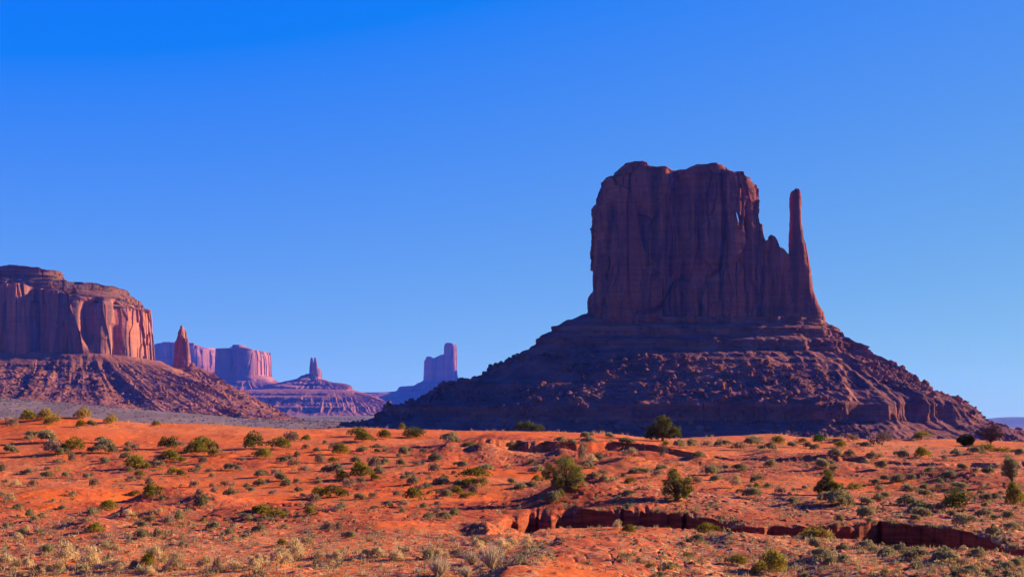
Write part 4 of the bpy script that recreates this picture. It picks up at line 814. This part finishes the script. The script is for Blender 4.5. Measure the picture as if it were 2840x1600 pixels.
# ------------------------------------------------------------------ uncounted small growth
PXI, RWI, WI, YI = px, rw, np.array([i[3] for i in ITEMS]), Y
def scatter(name, n, seed, dens, mat, size, kind, label, rows=(1195, 1600), near=0):
    rs = np.random.RandomState(seed); px_ = rs.uniform(-60, 2900, n * 4); rr = rs.uniform(*rows, n * 4)
    keep = rs.rand(n * 4) < dens(px_, rr); px_, rr = px_[keep][:n], rr[keep][:n]
    j = rs.choice(len(PXI), near); px_ = np.concatenate([px_, PXI[j] + WI[j] * rs.normal(size=near) * .75]); rr = np.concatenate([rr, RWI[j] + WI[j] * rs.normal(size=near) * .16 + 1]); n = len(px_)
    X, Y, Z = place(px_, rr); y1 = rimY(px_); ok = ~((Y > y1 - 1.5) & (Y < y1 + .05) & (np.interp(px_, AX, AD) > .4)); X, Y, Z = X[ok], Y[ok], Z[ok]; n = len(X); s = size[0] + (size[1] - size[0]) * rs.rand(n) ** 2.2
    V, c = [], []
    for i in range(n):
        k = 16 if kind == 'tuft' else 9; a = rs.uniform(0, 6.28, k)
        if kind == 'tuft':
            d = rs.normal(size=(k, 3)); d /= np.linalg.norm(d, axis=1)[:, None]; d[:, 2] = np.abs(d[:, 2]); P = d * s[i] * (.45, .45, .5) * rs.uniform(.5, 1, k)[:, None]
            V.append(leaf_tris(P, s[i] * .26, rs, .5) + (X[i], Y[i], Z[i]))
        else:
            t = rs.uniform(.1, .8, k); l = rs.uniform(.5, 1, k) * s[i]; b = np.stack([np.cos(a), np.sin(a), a * 0], 1) * .12 * s[i]; e = b + np.stack([np.cos(a) * np.sin(t), np.sin(a) * np.sin(t), np.cos(t)], 1) * l[:, None]
            sd = np.stack([-np.sin(a), np.cos(a), a * 0], 1) * .05 * s[i] + .006; V.append((np.stack([b - sd, b + sd, e], 1).reshape(-1, 3)) + (X[i], Y[i], Z[i] - .02))
        c.append(np.clip(rs.uniform(0, .7) + rs.uniform(0, .3, k), 0, 1))
    o = link(name, finish(name, np.concatenate(V), np.concatenate(c), mat)); return tag(o, label, None, None, 'stuff')
def bare_(p, r): return 1 - .9 * np.exp(-((p - np.interp(r, [1464, 1500, 1560, 1610], [1790, 1650, 1540, 1470])) / np.where(p > np.interp(r, [1464, 1500, 1560, 1610], [1790, 1650, 1540, 1470]), 210, 45)) ** 2) * (r > 1462)
def d_right(p, r): return bare_(p, r) * np.clip(.12 + .75 * sst(1380, 2000, p) * sst(1205, 1235, r) + .25 * sst(1330, 1480, r) + .5 * n2(p * .012, r * .02, 5), .02, 1)
def d_grass(p, r): return bare_(p, r) * np.clip(.05 + .95 * sst(1430, 1540, r) * (1 - .8 * sst(1500, 1700, p)) + .5 * sst(1700, 2100, p) + .45 * sst(1380, 1450, r) + .5 * n2(p * .01, r * .02, 9) - .35 * sst(1260, 1200, r) * 0, .02, 1)
def d_crest(p, r):
    c = crest_row(p); return np.clip(np.exp(-((r - c) / 5) ** 2) * (.6 + .6 * n2(p * .02, r * 0, 3)), 0, 1)
scatter('small_scrub', 1700, 1, d_right, M['sage'], (.16, .70), 'tuft', 'tiny grey-green scrub tufts between the larger sagebrush', near=900)
scatter('small_grey_scrub', 900, 2, d_right, M['grey'], (.14, .55), 'tuft', 'tiny grey dead tufts between the larger brush clumps', near=700)
scatter('dry_grass', 9000, 3, d_grass, M['dry'], (.10, .34), 'blade', 'short straw-coloured grass over the lower slope', (1230, 1600), near=1800)
scatter('crest_grass', 1500, 6, d_crest, M['dry'], (.25, .75), 'blade', 'pale dry grass standing along the crest of the dune', (1150, 1240))

def d_foot(p, r): return np.exp(-((r - np.interp(p, AX, AR2) - 6) / 5) ** 2) * (p > 1430) + .8 * np.exp(-((r - np.interp(p, AX, AR1) + 3) / 3) ** 2) * (p > 1430)
scatter('rim_grass', 700, 14, d_foot, M['dry'], (.12, .42), 'blade', 'dry grass fringing both rims of the wash', (1405, 1550))
def plain_brush(n, seed):
    rs = np.random.RandomState(seed); s = rs.uniform(-.42, .02, n * 3); Y = rs.uniform(1450, 4200, n * 3); p = CX + s * F
    keep = fbm2(s * Y * .006, Y * .003, 3, 7) > rs.uniform(-.5, .3, n * 3); p, Y, s = p[keep][:n], Y[keep][:n], s[keep][:n]; Z = ground_z(p, Y); V, c = [], []
    for i in range(len(p)):
        k = 12; d = rs.normal(size=(k, 3)); d /= np.linalg.norm(d, axis=1)[:, None]; d[:, 2] = np.abs(d[:, 2]); w = rs.uniform(.8, 3.2)
        V.append(leaf_tris(d * w * (.6, .6, .4), w * .5, rs, .4) + (s[i] * Y[i], Y[i], Z[i])); c.append(rs.uniform(0, 1, k))
    tag(link('plain_scrub', finish('plain_scrub', np.concatenate(V), np.concatenate(c), M['plainscrub'])), 'dark scrub speckling the grey plain below the long mesa', None, None, 'stuff')
M['plainscrub'] = leaf_mat('plain_scrub_leaf', (.05, .045, .03), (.16, .13, .08), .1)
plain_brush(8000, 12)

# ------------------------------------------------------------------ haze
def build_haze():
    import bmesh
    bm = bmesh.new(); bmesh.ops.create_cube(bm, size=1)
    me = bpy.data.meshes.new('haze'); bm.to_mesh(me); bm.free()
    o = link('haze', me); x0, x1, y0, y1, z0, z1 = -19500, 19500, -60, 16200, -40, 600
    o.scale = (x1 - x0, y1 - y0, z1 - z0); o.location = ((x0 + x1) / 2, (y0 + y1) / 2, (z0 + z1) / 2)
    m = bpy.data.materials.new('desert_air'); m.use_nodes = True; t = m.node_tree; t.nodes.clear()
    out = t.nodes.new('ShaderNodeOutputMaterial'); v = t.nodes.new('ShaderNodeVolumePrincipled')
    v.inputs['Color'].default_value = (.05, .17, 1.0, 1); v.inputs['Density'].default_value = 3.3e-5
    v.inputs['Absorption Color'].default_value = (1, 1, 1, 1); v.inputs['Anisotropy'].default_value = 0.0
    t.links.new(v.outputs[0], out.inputs['Volume']); me.materials.append(m)
    tag(o, 'thin blue desert air between the viewpoint and the far buttes', None, None, 'stuff')
build_haze()
